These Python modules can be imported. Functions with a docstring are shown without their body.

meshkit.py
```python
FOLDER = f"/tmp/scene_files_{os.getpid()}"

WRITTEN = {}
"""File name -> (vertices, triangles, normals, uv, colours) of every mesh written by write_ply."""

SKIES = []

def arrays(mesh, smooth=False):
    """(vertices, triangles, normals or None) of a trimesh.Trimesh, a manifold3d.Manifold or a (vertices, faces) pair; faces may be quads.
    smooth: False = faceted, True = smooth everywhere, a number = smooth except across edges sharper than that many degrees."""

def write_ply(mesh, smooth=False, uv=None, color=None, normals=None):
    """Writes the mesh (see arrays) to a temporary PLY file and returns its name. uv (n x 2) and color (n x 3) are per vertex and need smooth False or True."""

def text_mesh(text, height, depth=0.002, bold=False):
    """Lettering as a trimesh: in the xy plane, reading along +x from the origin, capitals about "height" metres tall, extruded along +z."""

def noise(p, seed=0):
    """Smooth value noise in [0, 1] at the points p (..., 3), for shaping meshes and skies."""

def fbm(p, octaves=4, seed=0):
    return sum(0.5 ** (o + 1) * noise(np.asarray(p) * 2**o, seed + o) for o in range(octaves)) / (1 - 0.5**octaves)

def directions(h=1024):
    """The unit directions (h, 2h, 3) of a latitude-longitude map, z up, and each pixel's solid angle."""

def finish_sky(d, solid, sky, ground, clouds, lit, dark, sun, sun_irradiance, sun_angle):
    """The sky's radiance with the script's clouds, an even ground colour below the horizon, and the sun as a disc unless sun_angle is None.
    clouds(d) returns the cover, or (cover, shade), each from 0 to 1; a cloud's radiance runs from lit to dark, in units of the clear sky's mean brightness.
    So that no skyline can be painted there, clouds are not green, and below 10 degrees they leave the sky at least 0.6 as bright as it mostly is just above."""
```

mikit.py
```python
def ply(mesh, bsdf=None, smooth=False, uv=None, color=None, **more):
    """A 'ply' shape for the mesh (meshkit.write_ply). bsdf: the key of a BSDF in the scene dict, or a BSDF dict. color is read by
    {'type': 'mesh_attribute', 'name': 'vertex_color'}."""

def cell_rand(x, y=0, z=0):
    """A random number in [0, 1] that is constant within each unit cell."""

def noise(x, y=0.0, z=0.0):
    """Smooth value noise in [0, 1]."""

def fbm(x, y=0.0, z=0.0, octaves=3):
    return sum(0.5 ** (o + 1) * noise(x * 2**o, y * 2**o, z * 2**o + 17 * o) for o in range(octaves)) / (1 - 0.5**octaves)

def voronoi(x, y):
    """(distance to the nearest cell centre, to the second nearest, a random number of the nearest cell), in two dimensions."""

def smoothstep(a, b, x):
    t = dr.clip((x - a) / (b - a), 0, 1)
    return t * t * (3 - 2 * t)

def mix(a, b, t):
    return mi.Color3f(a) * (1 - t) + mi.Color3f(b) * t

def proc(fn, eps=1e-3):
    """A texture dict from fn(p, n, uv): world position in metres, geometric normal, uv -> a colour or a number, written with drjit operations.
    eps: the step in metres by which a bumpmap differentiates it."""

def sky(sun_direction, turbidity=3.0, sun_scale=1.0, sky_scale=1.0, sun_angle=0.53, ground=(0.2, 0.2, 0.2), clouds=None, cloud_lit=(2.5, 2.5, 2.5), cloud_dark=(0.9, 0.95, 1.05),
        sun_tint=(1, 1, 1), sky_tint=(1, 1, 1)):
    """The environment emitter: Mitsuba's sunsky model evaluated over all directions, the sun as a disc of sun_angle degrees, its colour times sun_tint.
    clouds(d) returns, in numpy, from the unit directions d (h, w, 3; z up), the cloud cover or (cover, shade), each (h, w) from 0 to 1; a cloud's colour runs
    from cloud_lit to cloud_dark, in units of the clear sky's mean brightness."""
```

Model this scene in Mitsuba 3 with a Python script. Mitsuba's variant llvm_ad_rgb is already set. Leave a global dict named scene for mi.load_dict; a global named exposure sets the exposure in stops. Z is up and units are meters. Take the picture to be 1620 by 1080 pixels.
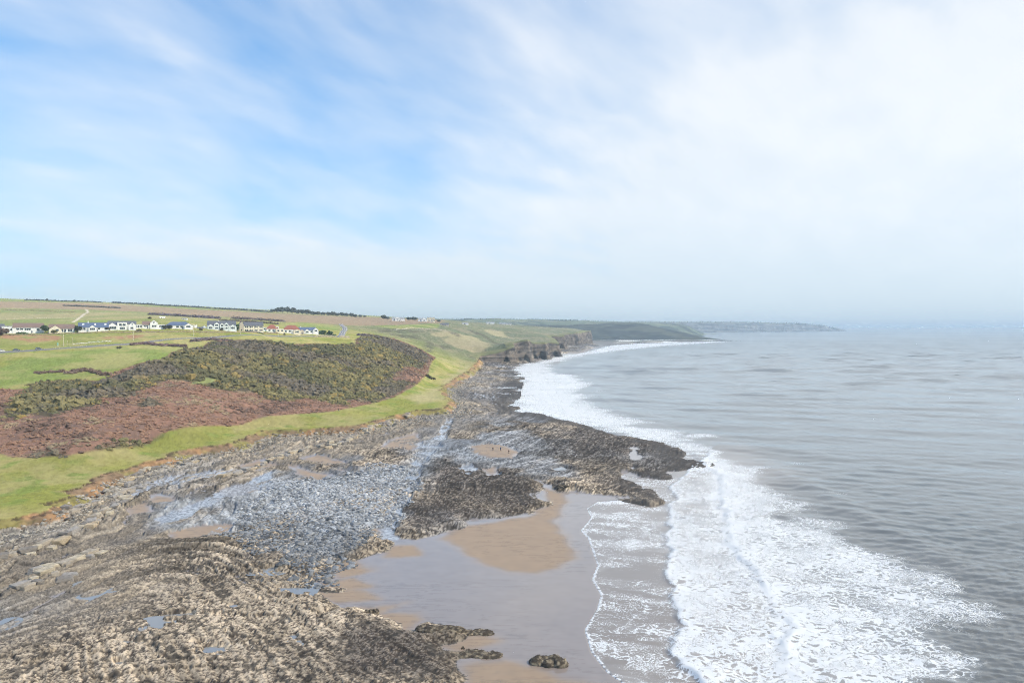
import math, json
import numpy as np, trimesh, shapely, shapely.geometry as sg
import drjit as dr, mitsuba as mi
import mikit, meshkit
from scipy.spatial import cKDTree
from scipy.interpolate import RBFInterpolator

T = mi.ScalarTransform4f
scene, labels = {}, {}
# ------------------------------------------------------------------ camera, light, exposure
PITCH = math.atan(22.39 / 1157)
EYE = [0, 0, 60]
scene['camera'] = {'type': 'perspective', 'fov': 69.99, 'fov_axis': 'x', 'near_clip': 1.0, 'far_clip': 600000.0,
                   'to_world': T().look_at(origin=EYE, target=[0, math.cos(PITCH), 60 - math.sin(PITCH)], up=[0, 0, 1]),
                   'medium': {'type': 'ref', 'id': 'air'}}
exposure = 2.12
SUN_AZ, SUN_EL = math.radians(108), math.radians(40)
VEIL_AZ = math.radians(66)
SUN = [math.sin(SUN_AZ) * math.cos(SUN_EL), math.cos(SUN_AZ) * math.cos(SUN_EL), math.sin(SUN_EL)]
HAZE = 1.15e-4


def n2(x, y, seed=0):
    """value noise in the plane, 0..1"""
    x = np.asarray(x, float); y = np.asarray(y, float)
    ix = np.floor(x).astype(np.int64); iy = np.floor(y).astype(np.int64)
    tx = x - ix; ty = y - iy
    tx = tx * tx * (3 - 2 * tx); ty = ty * ty * (3 - 2 * ty)

    def h(a, b):
        v = ((ix + a) * 374761393 + (iy + b) * 668265263 + seed * 144665) & 0xFFFFFFFF
        v = ((v ^ (v >> 13)) * 1274126177) & 0xFFFFFFFF
        return ((v ^ (v >> 16)) & 0xFFFF) / 65535.0
    a = h(0, 0) * (1 - tx) + h(1, 0) * tx
    b = h(0, 1) * (1 - tx) + h(1, 1) * tx
    return a * (1 - ty) + b * ty


def f2(x, y, o=3, seed=0):
    return sum(0.5 ** (k + 1) * n2(x * 2 ** k, y * 2 ** k, seed + 7 * k) for k in range(o)) / (1 - 0.5 ** o)


def sstep(a, b, x):
    t = np.clip((np.asarray(x, float) - a) / (b - a), 0, 1)
    return t * t * (3 - 2 * t)


def lerp(a, b, t):
    return a * (1 - t) + b * t


def warp(x, y, a, f, s):
    return x + a * (f2(x * f + 3.1, y * f + s, 3, s) - 0.5), y + a * (f2(x * f + 9.7, y * f + 4.3 + s, 3, s + 1) - 0.5)


def clouds(d):
    """a milky veil of high cloud, thicker towards the sun, combed into streaks by one wind"""
    x, y, z = d[..., 0], d[..., 1], np.maximum(d[..., 2], 0)
    az = np.arctan2(x, y)
    q = 1 / (z + 0.22)
    px, py = warp(x * q, y * q, 0.32, 0.7, 5)
    ca, sa = math.cos(0.98), math.sin(0.98)
    s, t = ca * px + sa * py, -sa * px + ca * py
    s2, t2 = warp(s, t, 0.16, 2.0, 15)
    broad = f2(s * 0.7 + 0.3, t * 1.0 + 9.4, 4, 11)
    streak = f2(s2 * 1.5 + 5, t2 * 2.6 + 1.0, 6, 21)
    fine = f2(s2 * 5.0, t2 * 10.0, 5, 31)
    n = 0.52 * broad + 0.30 * streak + 0.18 * fine
    toward = 0.5 + 0.5 * np.cos(az - VEIL_AZ)
    low = np.exp(-z * 4.6)
    veil = 0.13 + 0.68 * toward ** 1.5 + 0.62 * low
    veil = veil + (n - 0.5) * (2.1 - 1.6 * low)
    wisps = sstep(0.55, 0.80, 0.5 * streak + 0.5 * fine + 0.5 * (broad - 0.5)) * (1 - low)
    cover = 1 - (1 - np.clip(veil, 0.0, 0.86)) * (1 - 0.32 * wisps)
    return np.clip(cover, 0, 0.96), np.clip(1.25 * np.exp(-z * 9.0) * (1 - 0.35 * toward) + 2.0 * (0.52 - (0.3 * broad + 0.4 * streak + 0.3 * fine)) * (1 - low), 0, 1)


scene['sky'] = mikit.sky(SUN, turbidity=3.0, sun_scale=0.72, sun_angle=2.0, sun_tint=(0.90, 1.0, 1.14), clouds=clouds, cloud_lit=(2.36, 2.40, 2.40), cloud_dark=(1.62, 1.82, 1.96),
                         ground=(0.2, 0.21, 0.22), sky_tint=(0.54, 1.12, 1.38))

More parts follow.
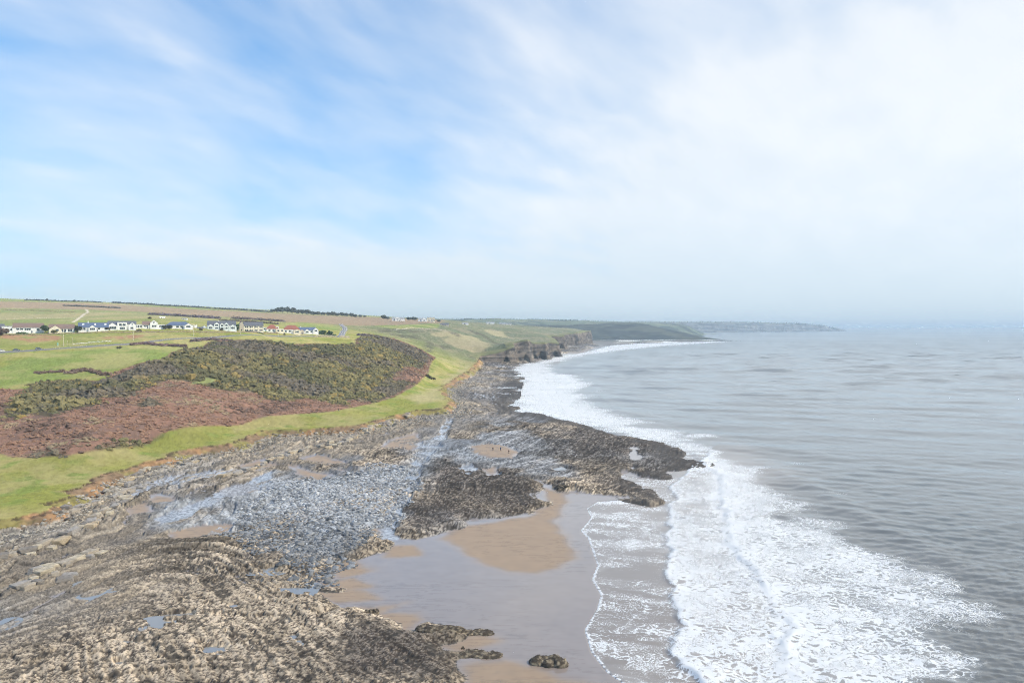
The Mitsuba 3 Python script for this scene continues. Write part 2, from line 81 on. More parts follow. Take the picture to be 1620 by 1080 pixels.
PLAN = json.loads("""{"land_edge":[[-149.1,150.3,6.0],[-146.4,181.2,6.0],[-143.9,204.5,6.0],[-140.7,210.1,6.0],[-139.7,215.9,6.0],[-143.8,223.8,6.0],[-144.4,235.7,6.0],[-148.0,242.1,6.0],[-145.7,247.0,6.0],[-150.9,261.5,6.0],[-149.9,268.3,6.0],[-149.0,278.0,6.0],[-148.2,289.6,6.0],[-146.5,303.8,6.0],[-147.7,316.6,6.2],[-140.9,325.0,6.2],[-136.0,333.7,6.2],[-131.9,340.4,6.3],[-130.2,356.9,6.5],[-130.5,381.2,6.5],[-118.0,383.6,6.5],[-107.4,388.4,6.5],[-95.4,393.4,6.5],[-85.3,403.7,6.5],[-78.6,426.0,6.5],[-69.1,450.9,6.5],[-62.2,475.3,6.5],[-50.2,482.7,6.5],[-46.1,502.4,6.5],[-47.9,542.1,6.5],[-56.5,583.2,7.0],[-64.3,651.6,7.0],[-60.3,704.1,7.0],[-58.9,790.9,8.0],[-52.3,888.7,8.5],[-52.7,1032.4,10.0],[-51.9,1132.9,12.0],[-46.0,1182.3,14.0],[-25.0,1190.0,19.0],[-2.0,1196.0,25.0],[8.0,1212.0,29.0],[2.0,1231.0,36.0],[30.0,1240.0,40.0],[36.0,1290.0,36.0],[30.0,1335.0,33.0],[66.0,1350.0,31.0],[72.0,1420.0,30.0],[70.0,1480.0,29.0],[100.0,1500.0,28.0],[104.0,1700.0,32.0],[102.0,1880.0,37.0],[140.0,1900.0,39.0],[150.0,2100.0,38.0],[150.0,2250.0,40.0],[210.0,2290.0,42.0],[262.0,2560.0,47.0],[250.0,2600.0,48.0],[290.0,2650.0,48.0],[287.0,2750.0,46.0],[240.0,3000.0,55.0],[100.0,3300.0,60.0]],"height_points":[[-200.2,285.0,9.8],[-170.8,243.0,6.7],[-171.6,300.0,15.0],[-156.0,353.0,13.2],[-139.2,412.0,10.8],[-108.0,462.0,10.8],[-89.6,545.0,10.5],[-95.3,760.0,12.0],[-96.5,930.0,15.8],[-277.0,395.0,25.8],[-235.1,335.0,17.1],[-245.6,430.0,29.1],[-204.1,357.0,20.4],[-227.6,470.0,38.5],[-191.5,395.0,24.8],[-232.4,560.0,45.0],[-191.9,462.0,26.8],[-209.0,620.0,47.7],[-175.5,520.0,27.2],[-188.3,660.0,48.6],[-159.9,560.0,27.1],[-166.4,770.0,49.4],[-134.1,620.0,26.2],[-117.9,545.0,16.1],[-357.2,510.0,42.8],[-339.2,523.0,43.7],[-323.8,535.0,45.2],[-314.7,560.0,46.0],[-306.0,590.0,46.7],[-270.2,665.0,48.5],[-236.7,740.0,49.1],[-194.9,835.0,46.3],[-412.6,620.0,54.6],[-386.2,625.0,55.1],[-359.3,630.0,56.5],[-342.8,645.0,58.0],[-327.6,665.0,58.6],[-316.0,690.0,58.5],[-291.3,725.0,57.2],[-264.0,745.0,55.8],[-242.0,800.0,53.8],[-225.1,840.0,52.7],[-519.0,780.0,63.4],[-387.8,880.0,65.3],[-513.2,900.0,69.3],[-263.3,1150.0,60.0],[-223.6,980.0,54.9],[-267.9,1000.0,60.0],[-1328.9,1900.0,132.2],[-1082.9,1900.0,125.6],[-836.9,1900.0,112.5],[-590.8,1900.0,96.9],[-404.3,1950.0,86.9],[-283.4,2050.0,83.0],[-167.2,2150.0,80.4],[-804.6,1150.0,81.9],[-684.1,1200.0,85.9],[-550.7,1250.0,78.4],[-387.5,1150.0,68.9],[-329.7,1060.0,64.6],[-263.1,1450.0,67.5],[-175.2,1560.0,72.1],[-112.0,1620.0,64.2],[-176.3,1200.0,55.9],[-122.5,1350.0,56.5],[-139.6,850.0,47.5],[-119.3,890.0,37.7],[-145.2,800.0,44.1],[-102.9,915.0,26.0],[-115.0,700.0,34.0],[-108.1,595.0,17.3],[-114.1,1200.0,36.1],[-94.0,1450.0,43.7],[-51.9,1200.0,27.8],[-84.1,1080.0,15.2],[-102.7,1080.0,26.4],[-14.7,1700.0,36.5],[-23.0,1330.0,27.8],[49.3,1900.0,51.8],[75.6,1750.0,40.3],[129.6,2500.0,62.2],[288.2,2900.0,57.5],[-20.7,2400.0,66.2],[-1916.2,2000.0,175.6],[-623.5,650.0,58.3],[-460.8,480.0,42.2],[-326.8,340.0,23.8],[-252.3,262.0,9.3],[-912.3,1100.0,76.2],[-1616.2,1950.0,147.5],[-149.1,150.3,6.0],[-146.4,181.2,6.0],[-143.9,204.5,6.0],[-140.7,210.1,6.0],[-139.7,215.9,6.0],[-143.8,223.8,6.0],[-144.4,235.7,6.0],[-148.0,242.1,6.0],[-145.7,247.0,6.0],[-150.9,261.5,6.0],[-149.9,268.3,6.0],[-149.0,278.0,6.0],[-148.2,289.6,6.0],[-146.5,303.8,6.0],[-147.7,316.6,6.2],[-140.9,325.0,6.2],[-136.0,333.7,6.2],[-131.9,340.4,6.3],[-130.2,356.9,6.5],[-130.5,381.2,6.5],[-118.0,383.6,6.5],[-107.4,388.4,6.5],[-95.4,393.4,6.5],[-85.3,403.7,6.5],[-78.6,426.0,6.5],[-69.1,450.9,6.5],[-62.2,475.3,6.5],[-50.2,482.7,6.5],[-46.1,502.4,6.5],[-47.9,542.1,6.5],[-56.5,583.2,7.0],[-64.3,651.6,7.0],[-60.3,704.1,7.0],[-58.9,790.9,8.0],[-52.3,888.7,8.5],[-52.7,1032.4,10.0],[-51.9,1132.9,12.0],[-46.0,1182.3,14.0],[-25.0,1190.0,19.0],[-2.0,1196.0,25.0],[8.0,1212.0,29.0],[2.0,1231.0,36.0],[30.0,1240.0,40.0],[36.0,1290.0,36.0],[30.0,1335.0,33.0],[66.0,1350.0,31.0],[72.0,1420.0,30.0],[70.0,1480.0,29.0],[100.0,1500.0,28.0],[104.0,1700.0,32.0],[102.0,1880.0,37.0],[140.0,1900.0,39.0],[150.0,2100.0,38.0],[150.0,2250.0,40.0],[210.0,2290.0,42.0],[262.0,2560.0,47.0],[250.0,2600.0,48.0],[290.0,2650.0,48.0],[287.0,2750.0,46.0],[240.0,3000.0,55.0],[100.0,3300.0,60.0],[-1500.0,2800.0,150.0],[-800.0,2900.0,120.0],[-200.0,3000.0,85.0],[-2200.0,2700.0,165.0],[-500.0,3300.0,100.0],[-431.0,612.0,54.9],[-410.2,620.0,54.5],[-386.7,628.0,55.0],[-362.7,634.0,56.6],[-345.5,648.0,58.5],[-333.7,668.0,58.7],[-313.3,688.0,59.0],[-305.7,705.0,60.8],[-286.4,722.0,57.7],[-263.2,745.0,56.2],[-252.2,770.0,55.2],[-237.3,788.0,54.4],[-227.7,812.0,56.7],[-242.6,1560.0,74.6],[-192.6,1570.0,72.6],[-174.2,1575.0,71.8],[-138.0,1500.0,64.3],[-73.4,2500.0,70.4],[-33.8,2520.0,69.4],[-12.1,2540.0,69.4],[-108.7,1700.0,69.3],[-430.5,900.0,72.4],[-402.8,900.0,70.3],[-229.6,800.0,45.7]],"scrub":[[-233.9,242.8],[-203.3,289.5],[-192.9,281.9],[-183.8,278.4],[-172.2,281.3],[-167.2,294.8],[-164.7,308.4],[-161.3,322.5],[-160.3,338.7],[-155.6,350.7],[-146.2,377.4],[-141.4,398.0],[-136.2,409.6],[-114.0,430.1],[-104.6,447.1],[-94.5,476.3],[-85.5,520.1],[-82.5,554.0],[-81.0,599.9],[-83.4,693.5],[-90.5,805.0],[-92.7,886.1],[-107.3,969.3],[-96.9,889.7],[-121.3,981.3],[-165.8,1020.1],[-181.0,997.4],[-194.8,967.4],[-162.0,758.7],[-155.2,726.9],[-160.5,697.8],[-175.0,683.7],[-183.7,649.7],[-185.5,640.5],[-201.9,631.4],[-225.4,639.1],[-249.1,640.5],[-254.6,613.6],[-236.2,557.4],[-248.4,547.3],[-245.0,527.5],[-233.9,489.2],[-238.2,466.7],[-242.9,453.6],[-239.5,434.5],[-240.3,426.6],[-259.5,428.4],[-270.6,416.3],[-264.6,399.6],[-277.4,395.6],[-337.7,351.4]],"gorse":[[[-263.9,396.4],[-270.6,416.3],[-259.5,428.4],[-240.3,426.6],[-236.9,449.0],[-233.9,489.2],[-248.4,547.3],[-236.2,557.4],[-251.5,606.1],[-224.0,635.2],[-184.7,637.8],[-173.5,678.1],[-154.3,722.4],[-189.3,940.1],[-175.6,967.4],[-137.9,848.9],[-109.6,886.1],[-95.1,859.3],[-94.2,788.7],[-98.9,672.6],[-99.7,606.1],[-83.3,621.1],[-83.0,564.3],[-86.1,523.2],[-93.2,487.2],[-104.0,498.2],[-107.3,482.2],[-102.8,458.2],[-117.0,465.8],[-130.8,470.5],[-142.4,448.0],[-153.0,446.2],[-163.1,457.3],[-178.6,439.9],[-193.8,439.0],[-202.2,432.8],[-200.8,407.1],[-200.2,379.0],[-209.5,375.1],[-202.0,361.6],[-210.9,347.8],[-214.2,338.7],[-244.0,352.1],[-255.2,363.8]],[[-227.6,345.7],[-236.8,364.6],[-244.0,352.1],[-237.7,338.7],[-229.9,336.0]],[[-189.6,366.1],[-192.0,379.0],[-185.3,382.1],[-178.4,375.9],[-179.5,366.8],[-184.0,363.1]],[[-168.3,294.2],[-167.5,299.7],[-166.7,315.4],[-163.2,325.8],[-160.3,338.7],[-158.6,333.9],[-161.2,318.0],[-165.0,302.1]],[[-181.4,279.6],[-181.9,285.4],[-175.3,284.8],[-171.4,280.7]]],"lone_grass":[[-192.2,435.4],[-195.5,465.8],[-185.7,471.5],[-187.3,450.8]],"moor":[[-1134.9,1184.0],[-936.3,1338.3],[-681.1,1292.7],[-521.1,1311.3],[-379.3,1186.4],[-350.9,1230.9],[-277.3,1210.9],[-219.3,1335.6],[-150.7,1585.4],[-183.8,2025.6],[-358.6,1976.5],[-544.9,1752.2],[-742.5,1685.6],[-1052.6,1716.8],[-1338.8,1396.9]],"moor2":[[-422.6,603.6],[-405.3,601.2],[-387.7,606.1],[-366.7,597.5],[-354.5,573.6],[-370.7,564.3],[-403.3,575.9]],"moor3":[[-335.7,597.5],[-326.2,618.6],[-315.2,628.8],[-315.6,608.6],[-327.3,596.3]],"bright":[[[-377.7,393.2],[-319.8,456.4],[-327.1,504.4],[-305.4,535.1],[-272.7,573.6],[-237.6,560.9],[-234.8,489.2],[-244.3,455.4],[-261.6,431.9],[-279.1,398.0],[-340.5,354.3]],[[-243.7,1282.2],[-146.7,1543.9],[-143.4,1382.8],[-198.4,1208.4]],[[-343.9,1075.7],[-341.8,1198.6],[-270.7,1160.1],[-232.3,977.3],[-262.9,981.3]],[[-522.8,877.1],[-491.8,882.4],[-404.2,806.6],[-452.3,758.7]]],"dark_scrub":[[[-214.9,1184.0],[-180.8,1230.9],[-152.3,1258.8],[-169.4,1153.0],[-201.7,1111.4]],[[-189.0,1093.4],[-152.3,1174.4],[-138.1,1141.3],[-160.0,1089.0]],[[-115.9,1341.1],[-104.5,1374.3],[-91.8,1295.3],[-104.1,1308.6]],[[-113.9,1146.0],[-100.3,1184.0],[-93.7,1153.0],[-105.5,1109.1]],[[-95.5,1579.0],[-60.4,1553.4],[-10.8,1248.6],[-19.0,1223.3],[-57.1,1467.1],[-85.9,1528.2]],[[22.0,2545.9],[109.5,2535.6],[119.8,2520.1],[31.0,2394.7]],[[-140.1,1157.7],[-117.2,1129.7],[-106.9,989.3],[-123.3,983.3]]],"tan":[[[-133.5,1287.4],[-111.2,1354.8],[-96.9,1319.3],[-118.2,1243.5],[-137.7,1225.8]],[[-117.0,1230.9],[-82.4,1467.1],[-31.9,1230.9],[-51.3,1186.4],[-90.8,1167.2]],[[-74.3,1720.3],[-23.4,1806.7],[-6.9,1598.4],[-33.6,1553.4]],[[-78.1,530.8],[-65.5,657.7],[-51.8,543.9],[-64.3,495.2]],[[-66.9,644.4],[-62.6,803.3],[-56.2,999.5],[-54.3,897.0],[-62.8,690.7]]],"road":[[-398.0,407.1,34.4],[-385.5,479.3,39.7],[-356.9,509.5,42.7],[-339.3,523.2,43.8],[-323.2,534.0,45.0],[-312.6,556.3,45.6],[-302.4,583.0,46.5],[-270.2,665.0,48.5],[-236.7,740.0,48.8],[-204.3,815.0,47.7],[-198.4,850.0,48.2],[-211.6,910.0,52.1],[-231.3,1010.0,56.5],[-256.0,1120.0,60.0],[-293.8,1250.0,62.7]],"track":[[-477.8,796.8],[-560.6,945.9],[-636.8,1089.0],[-696.5,1203.5],[-769.6,1322.0]],"path2":[[[-190.8,1193.7],[-181.7,1274.3],[-149.1,1327.4],[-122.2,1346.5]],[[-659.2,942.0],[-628.1,969.3],[-565.5,945.9]]],"rock":[[-6.7,117.4],[-7.4,124.1],[-11.6,128.4],[-10.9,132.9],[-13.9,136.4],[-9.9,140.1],[-11.8,144.0],[-17.1,145.2],[-16.0,141.6],[-22.9,140.7],[-23.9,144.6],[-29.1,149.8],[-32.8,151.4],[-38.6,148.1],[-37.7,151.4],[-42.5,159.7],[-45.2,162.8],[-39.2,163.9],[-44.0,168.0],[-40.0,170.1],[-43.5,173.6],[-45.3,182.0],[-41.1,186.0],[-37.9,190.2],[-34.1,192.9],[-33.5,197.4],[-36.8,203.4],[-40.6,210.3],[-40.2,217.0],[-38.1,228.8],[-39.3,240.9],[-39.0,249.8],[-36.2,228.8],[-34.4,211.6],[-31.6,205.2],[-27.8,205.2],[-19.3,213.6],[-14.3,217.0],[-13.6,226.5],[0.6,228.8],[4.7,233.5],[12.0,246.2],[11.3,260.4],[9.2,279.6],[10.8,283.1],[16.3,276.2],[18.3,263.4],[20.0,261.4],[22.5,267.5],[30.7,260.4],[37.1,257.4],[40.2,248.9],[45.7,243.5],[52.4,246.2],[55.5,266.5],[51.8,276.2],[47.4,284.3],[43.3,286.7],[42.6,303.4],[48.1,304.7],[52.8,320.5],[60.5,365.2],[62.1,367.2],[54.5,320.5],[51.3,292.9],[57.5,286.7],[66.9,286.7],[65.5,300.7],[74.3,304.7],[88.3,313.1],[82.2,326.7],[83.9,352.0],[76.1,381.6],[64.8,401.9],[53.5,411.6],[46.5,443.8],[28.4,481.4],[20.5,502.7],[3.6,514.0],[-1.8,517.9],[11.7,542.6],[0.0,555.9],[18.0,670.6],[1.2,691.0],[27.0,743.6],[12.0,814.6],[32.2,844.8],[6.2,900.4],[14.2,963.9],[4.4,1021.5],[14.3,1180.2],[32.6,1256.1],[70.6,1456.7],[99.1,1592.3],[159.4,1755.8],[224.3,2075.2],[281.8,2361.6],[284.2,2739.7],[150.0,3300.0],[-600.0,3300.0],[-600.0,900.0],[-330.0,480.0],[-300.0,300.0],[-300.0,30.0],[-16.0,30.0]],"sand_patch":[[[-93.0,323.2],[-87.9,331.2],[-70.2,311.1],[-68.0,295.9],[-76.8,305.4]],[[-93.1,306.8],[-81.2,293.3],[-71.2,287.0],[-74.0,278.6],[-83.4,289.5]],[[-63.5,352.2],[-60.7,378.3],[-51.9,396.4],[-45.8,361.8],[-50.6,329.5]],[[-19.8,356.5],[-12.0,364.2],[-3.1,358.4],[2.4,343.7],[-0.6,328.6],[-10.0,328.6],[-17.8,342.0]],[[-95.8,206.0],[-92.5,211.3],[-83.4,214.7],[-81.5,206.0],[-83.7,198.1],[-92.1,198.1]],[[-122.9,251.0],[-115.5,247.2],[-113.3,240.9],[-118.6,241.8]],[[-10.5,303.7],[-8.0,306.4],[-6.6,291.9],[-9.0,289.4]],[[-113.4,304.1],[-109.5,315.8],[-100.6,307.0],[-103.5,294.7]],[[-104.3,261.2],[-96.7,268.6],[-90.8,258.2],[-96.0,251.3]],[[-122.7,233.6],[-120.2,237.8],[-114.2,228.7],[-117.2,225.6]]],"pale":[[[-95.8,290.5],[-74.3,276.1],[-63.8,294.3],[-45.4,307.9],[-44.9,357.2],[-37.0,388.2],[-34.4,330.7],[-34.3,255.0],[-35.3,214.1],[-40.8,208.7],[-41.0,188.6],[-46.3,183.4],[-54.5,184.4],[-68.0,190.8],[-83.4,199.9],[-106.2,210.7],[-115.2,236.9],[-102.3,245.6],[-98.9,265.1]],[[-15.8,456.3],[-2.0,472.3],[13.5,390.2],[24.2,309.4],[23.4,283.3],[12.4,287.0],[-2.6,295.8],[-19.7,302.5],[-26.6,340.8],[-16.0,368.8]]],"weed":[[[-35.4,240.1],[-31.8,305.1],[-13.9,319.4],[4.9,279.9],[12.1,249.0],[4.6,232.7],[-13.5,225.7],[-20.3,212.9],[-32.4,207.0]],[[-1.8,519.7],[46.3,445.3],[76.3,382.9],[88.6,314.2],[62.4,287.7],[52.4,246.1],[30.8,261.2],[22.8,276.0],[24.5,314.2],[13.7,396.2],[2.1,479.6]],[[-13.6,142.0],[-27.1,148.3],[-38.8,143.5],[-47.2,139.0],[-55.8,133.5],[-52.5,118.0],[-6.7,118.0]],[[-114.0,192.9],[-100.2,198.7],[-90.3,182.2],[-100.4,174.9],[-106.7,170.4]],[[-63.6,432.0],[-49.9,443.4],[-21.8,386.9],[-23.1,355.9],[-38.0,365.7]]],"stones":[[-81.7,277.0],[-63.2,291.5],[-56.3,308.9],[-44.5,302.0],[-36.5,271.4],[-35.1,237.7],[-37.3,214.8],[-41.3,209.4],[-38.6,201.8],[-40.5,186.1],[-43.3,177.7],[-41.8,168.7],[-45.3,162.5],[-51.2,173.1],[-62.8,185.1],[-77.2,201.8],[-84.6,237.7],[-83.8,260.8]],"stones2":[[-15.8,456.3],[-2.0,472.3],[13.5,390.2],[24.2,309.4],[23.4,283.3],[12.4,287.0],[-2.6,295.8]],"pools":[[[-70.6,143.5],[-65.3,147.0],[-65.4,149.3],[-68.8,149.0],[-75.5,145.7],[-77.8,147.7],[-71.9,143.5]],[[-71.3,143.5],[-69.0,143.5],[-67.9,140.5],[-69.6,140.8]],[[-58.5,132.9],[-49.2,132.9],[-49.6,130.8],[-54.1,129.3]],[[-74.8,136.2],[-69.9,134.8],[-66.0,134.0],[-66.0,132.9],[-71.0,133.5]],[[-60.1,153.4],[-58.4,155.2],[-57.7,152.4],[-59.2,151.7]],[[-94.5,156.2],[-87.7,160.0],[-88.3,157.3],[-92.3,154.8]],[[-99.4,166.0],[-97.6,166.8],[-97.2,164.8]],[[-99.7,141.3],[-98.8,142.2],[-98.4,140.4]],[[-53.9,165.1],[-46.0,165.1],[-45.7,159.2],[-51.9,161.1]],[[-42.2,137.5],[-40.4,137.2],[-40.0,135.0],[-41.3,135.5]],[[-70.5,126.4],[-67.2,126.4],[-67.3,125.4]],[[-62.7,175.9],[-56.9,176.9],[-56.1,173.2],[-61.0,173.2]],[[16.0,308.4],[23.0,312.6],[25.0,302.9],[18.2,300.2]]],"channels":[[[-47.7,367.0],[-40.9,392.8],[-41.6,457.1],[-37.2,466.6],[-34.3,388.2],[-35.8,344.3],[-37.9,307.9],[-35.0,259.9],[-35.0,236.9],[-35.7,224.9],[-33.5,204.2],[-35.7,197.6],[-38.3,206.1],[-38.8,225.7],[-39.1,250.2],[-42.4,294.3]],[[-101.1,274.2],[-96.8,293.6],[-89.7,268.6],[-97.0,235.3],[-98.0,221.1],[-103.7,211.2],[-108.3,223.4],[-105.5,243.9]],[[-81.4,264.2],[-79.9,236.1],[-81.5,213.3],[-75.0,208.0],[-80.6,201.7],[-80.7,212.0],[-82.0,236.1]],[[-137.0,254.6],[-133.4,279.6],[-121.6,292.1],[-108.5,301.5],[-116.4,279.6],[-126.1,261.7],[-129.8,245.0]],[[-23.6,302.5],[-18.0,319.7],[-13.1,302.5],[-17.7,292.0]]],"dry_sand":[[[-19.6,204.6],[-14.2,217.7],[-2.0,225.0],[5.6,231.1],[12.4,246.2],[12.2,269.7],[17.0,261.4],[18.9,249.8],[16.7,240.9],[16.7,231.1],[13.7,225.0],[14.5,214.3],[16.1,199.8],[16.1,188.6],[11.7,180.1],[6.1,176.3],[-1.5,177.7],[-8.0,185.0],[-14.6,197.4]],[[-45.2,181.7],[-40.4,185.7],[-36.7,179.8],[-33.5,176.5],[-40.4,172.0]],[[-43.9,167.7],[-37.4,172.0],[-32.6,166.5],[-37.7,163.7]],[[-44.8,161.3],[-35.8,164.5],[-29.0,158.7],[-36.9,156.8]],[[-38.3,147.2],[-33.4,153.2],[-23.2,156.8],[-27.5,150.5],[-21.5,145.0],[-32.6,149.8]],[[-28.8,150.5],[-19.8,151.5],[-17.8,148.2],[-22.3,141.9],[-25.3,146.6]],[[-33.2,195.7],[-27.5,197.4],[-24.8,190.2],[-31.3,189.2]],[[-13.0,135.8],[-6.1,140.1],[-3.0,138.6],[-9.2,132.6]],[[-7.8,128.0],[-1.1,130.5],[17.7,119.0],[-6.2,119.0]],[[-41.8,213.6],[-39.6,217.0],[-38.1,203.9]]],"sea":[[19.6,117.9],[18.7,122.2],[16.5,126.2],[14.6,134.2],[14.4,144.1],[18.1,154.9],[19.9,163.0],[19.0,173.3],[21.5,183.5],[21.6,207.4],[20.2,215.2],[24.9,229.5],[24.8,241.6],[29.5,251.3],[38.5,253.2],[44.0,253.2],[50.2,262.9],[43.8,288.2],[42.9,299.4],[50.4,290.6],[61.3,294.3],[72.7,310.2],[72.1,332.7],[73.4,368.2],[60.7,400.2],[41.8,438.3],[24.8,477.8],[-2.2,502.0],[-9.4,541.4],[-5.8,673.1],[0.0,835.5],[-4.4,1020.1],[5.1,1175.9],[30.0,1238.9],[68.6,1416.1],[96.0,1542.1],[153.7,1692.6],[219.5,1983.0],[310.4,2393.5],[438.5,2669.9],[625.1,2892.5],[872.9,3155.5]],"bore1":[[106.6,378.3],[90.7,337.6],[59.3,273.3],[58.3,253.2],[53.0,244.2],[47.2,220.7],[44.5,200.1],[37.9,177.8],[33.9,155.6],[32.1,142.6],[30.6,134.2],[31.4,128.6],[33.2,119.0]],"bore2":[[84.3,294.3],[71.0,244.2],[64.7,217.2],[58.7,182.5],[56.1,161.1],[52.8,142.6],[47.0,121.1]],"foam_outer":[[79.9,119.0],[88.9,136.9],[95.4,152.1],[97.4,167.0],[97.5,190.1],[96.0,212.5],[94.2,235.8],[98.0,278.8],[104.0,307.5],[102.5,347.8],[96.0,395.6],[78.6,477.8],[64.8,554.4],[62.7,630.1],[86.7,770.4],[84.6,889.2],[65.2,1005.3],[63.1,1175.9],[163.7,1577.2],[325.8,1983.0],[517.3,2393.5],[887.1,3018.3]],"swell":[[[97.6,563.4],[137.2,660.2],[188.8,779.1],[327.3,1051.0],[600.1,1416.1]],[[80.0,770.4],[148.0,950.1],[226.3,1137.3],[367.4,1416.1]],[[110.5,303.4],[110.3,244.2],[110.4,198.4],[113.1,173.3],[117.9,155.6]],[[96.7,253.2],[104.5,235.8],[115.0,224.3]]]}""")
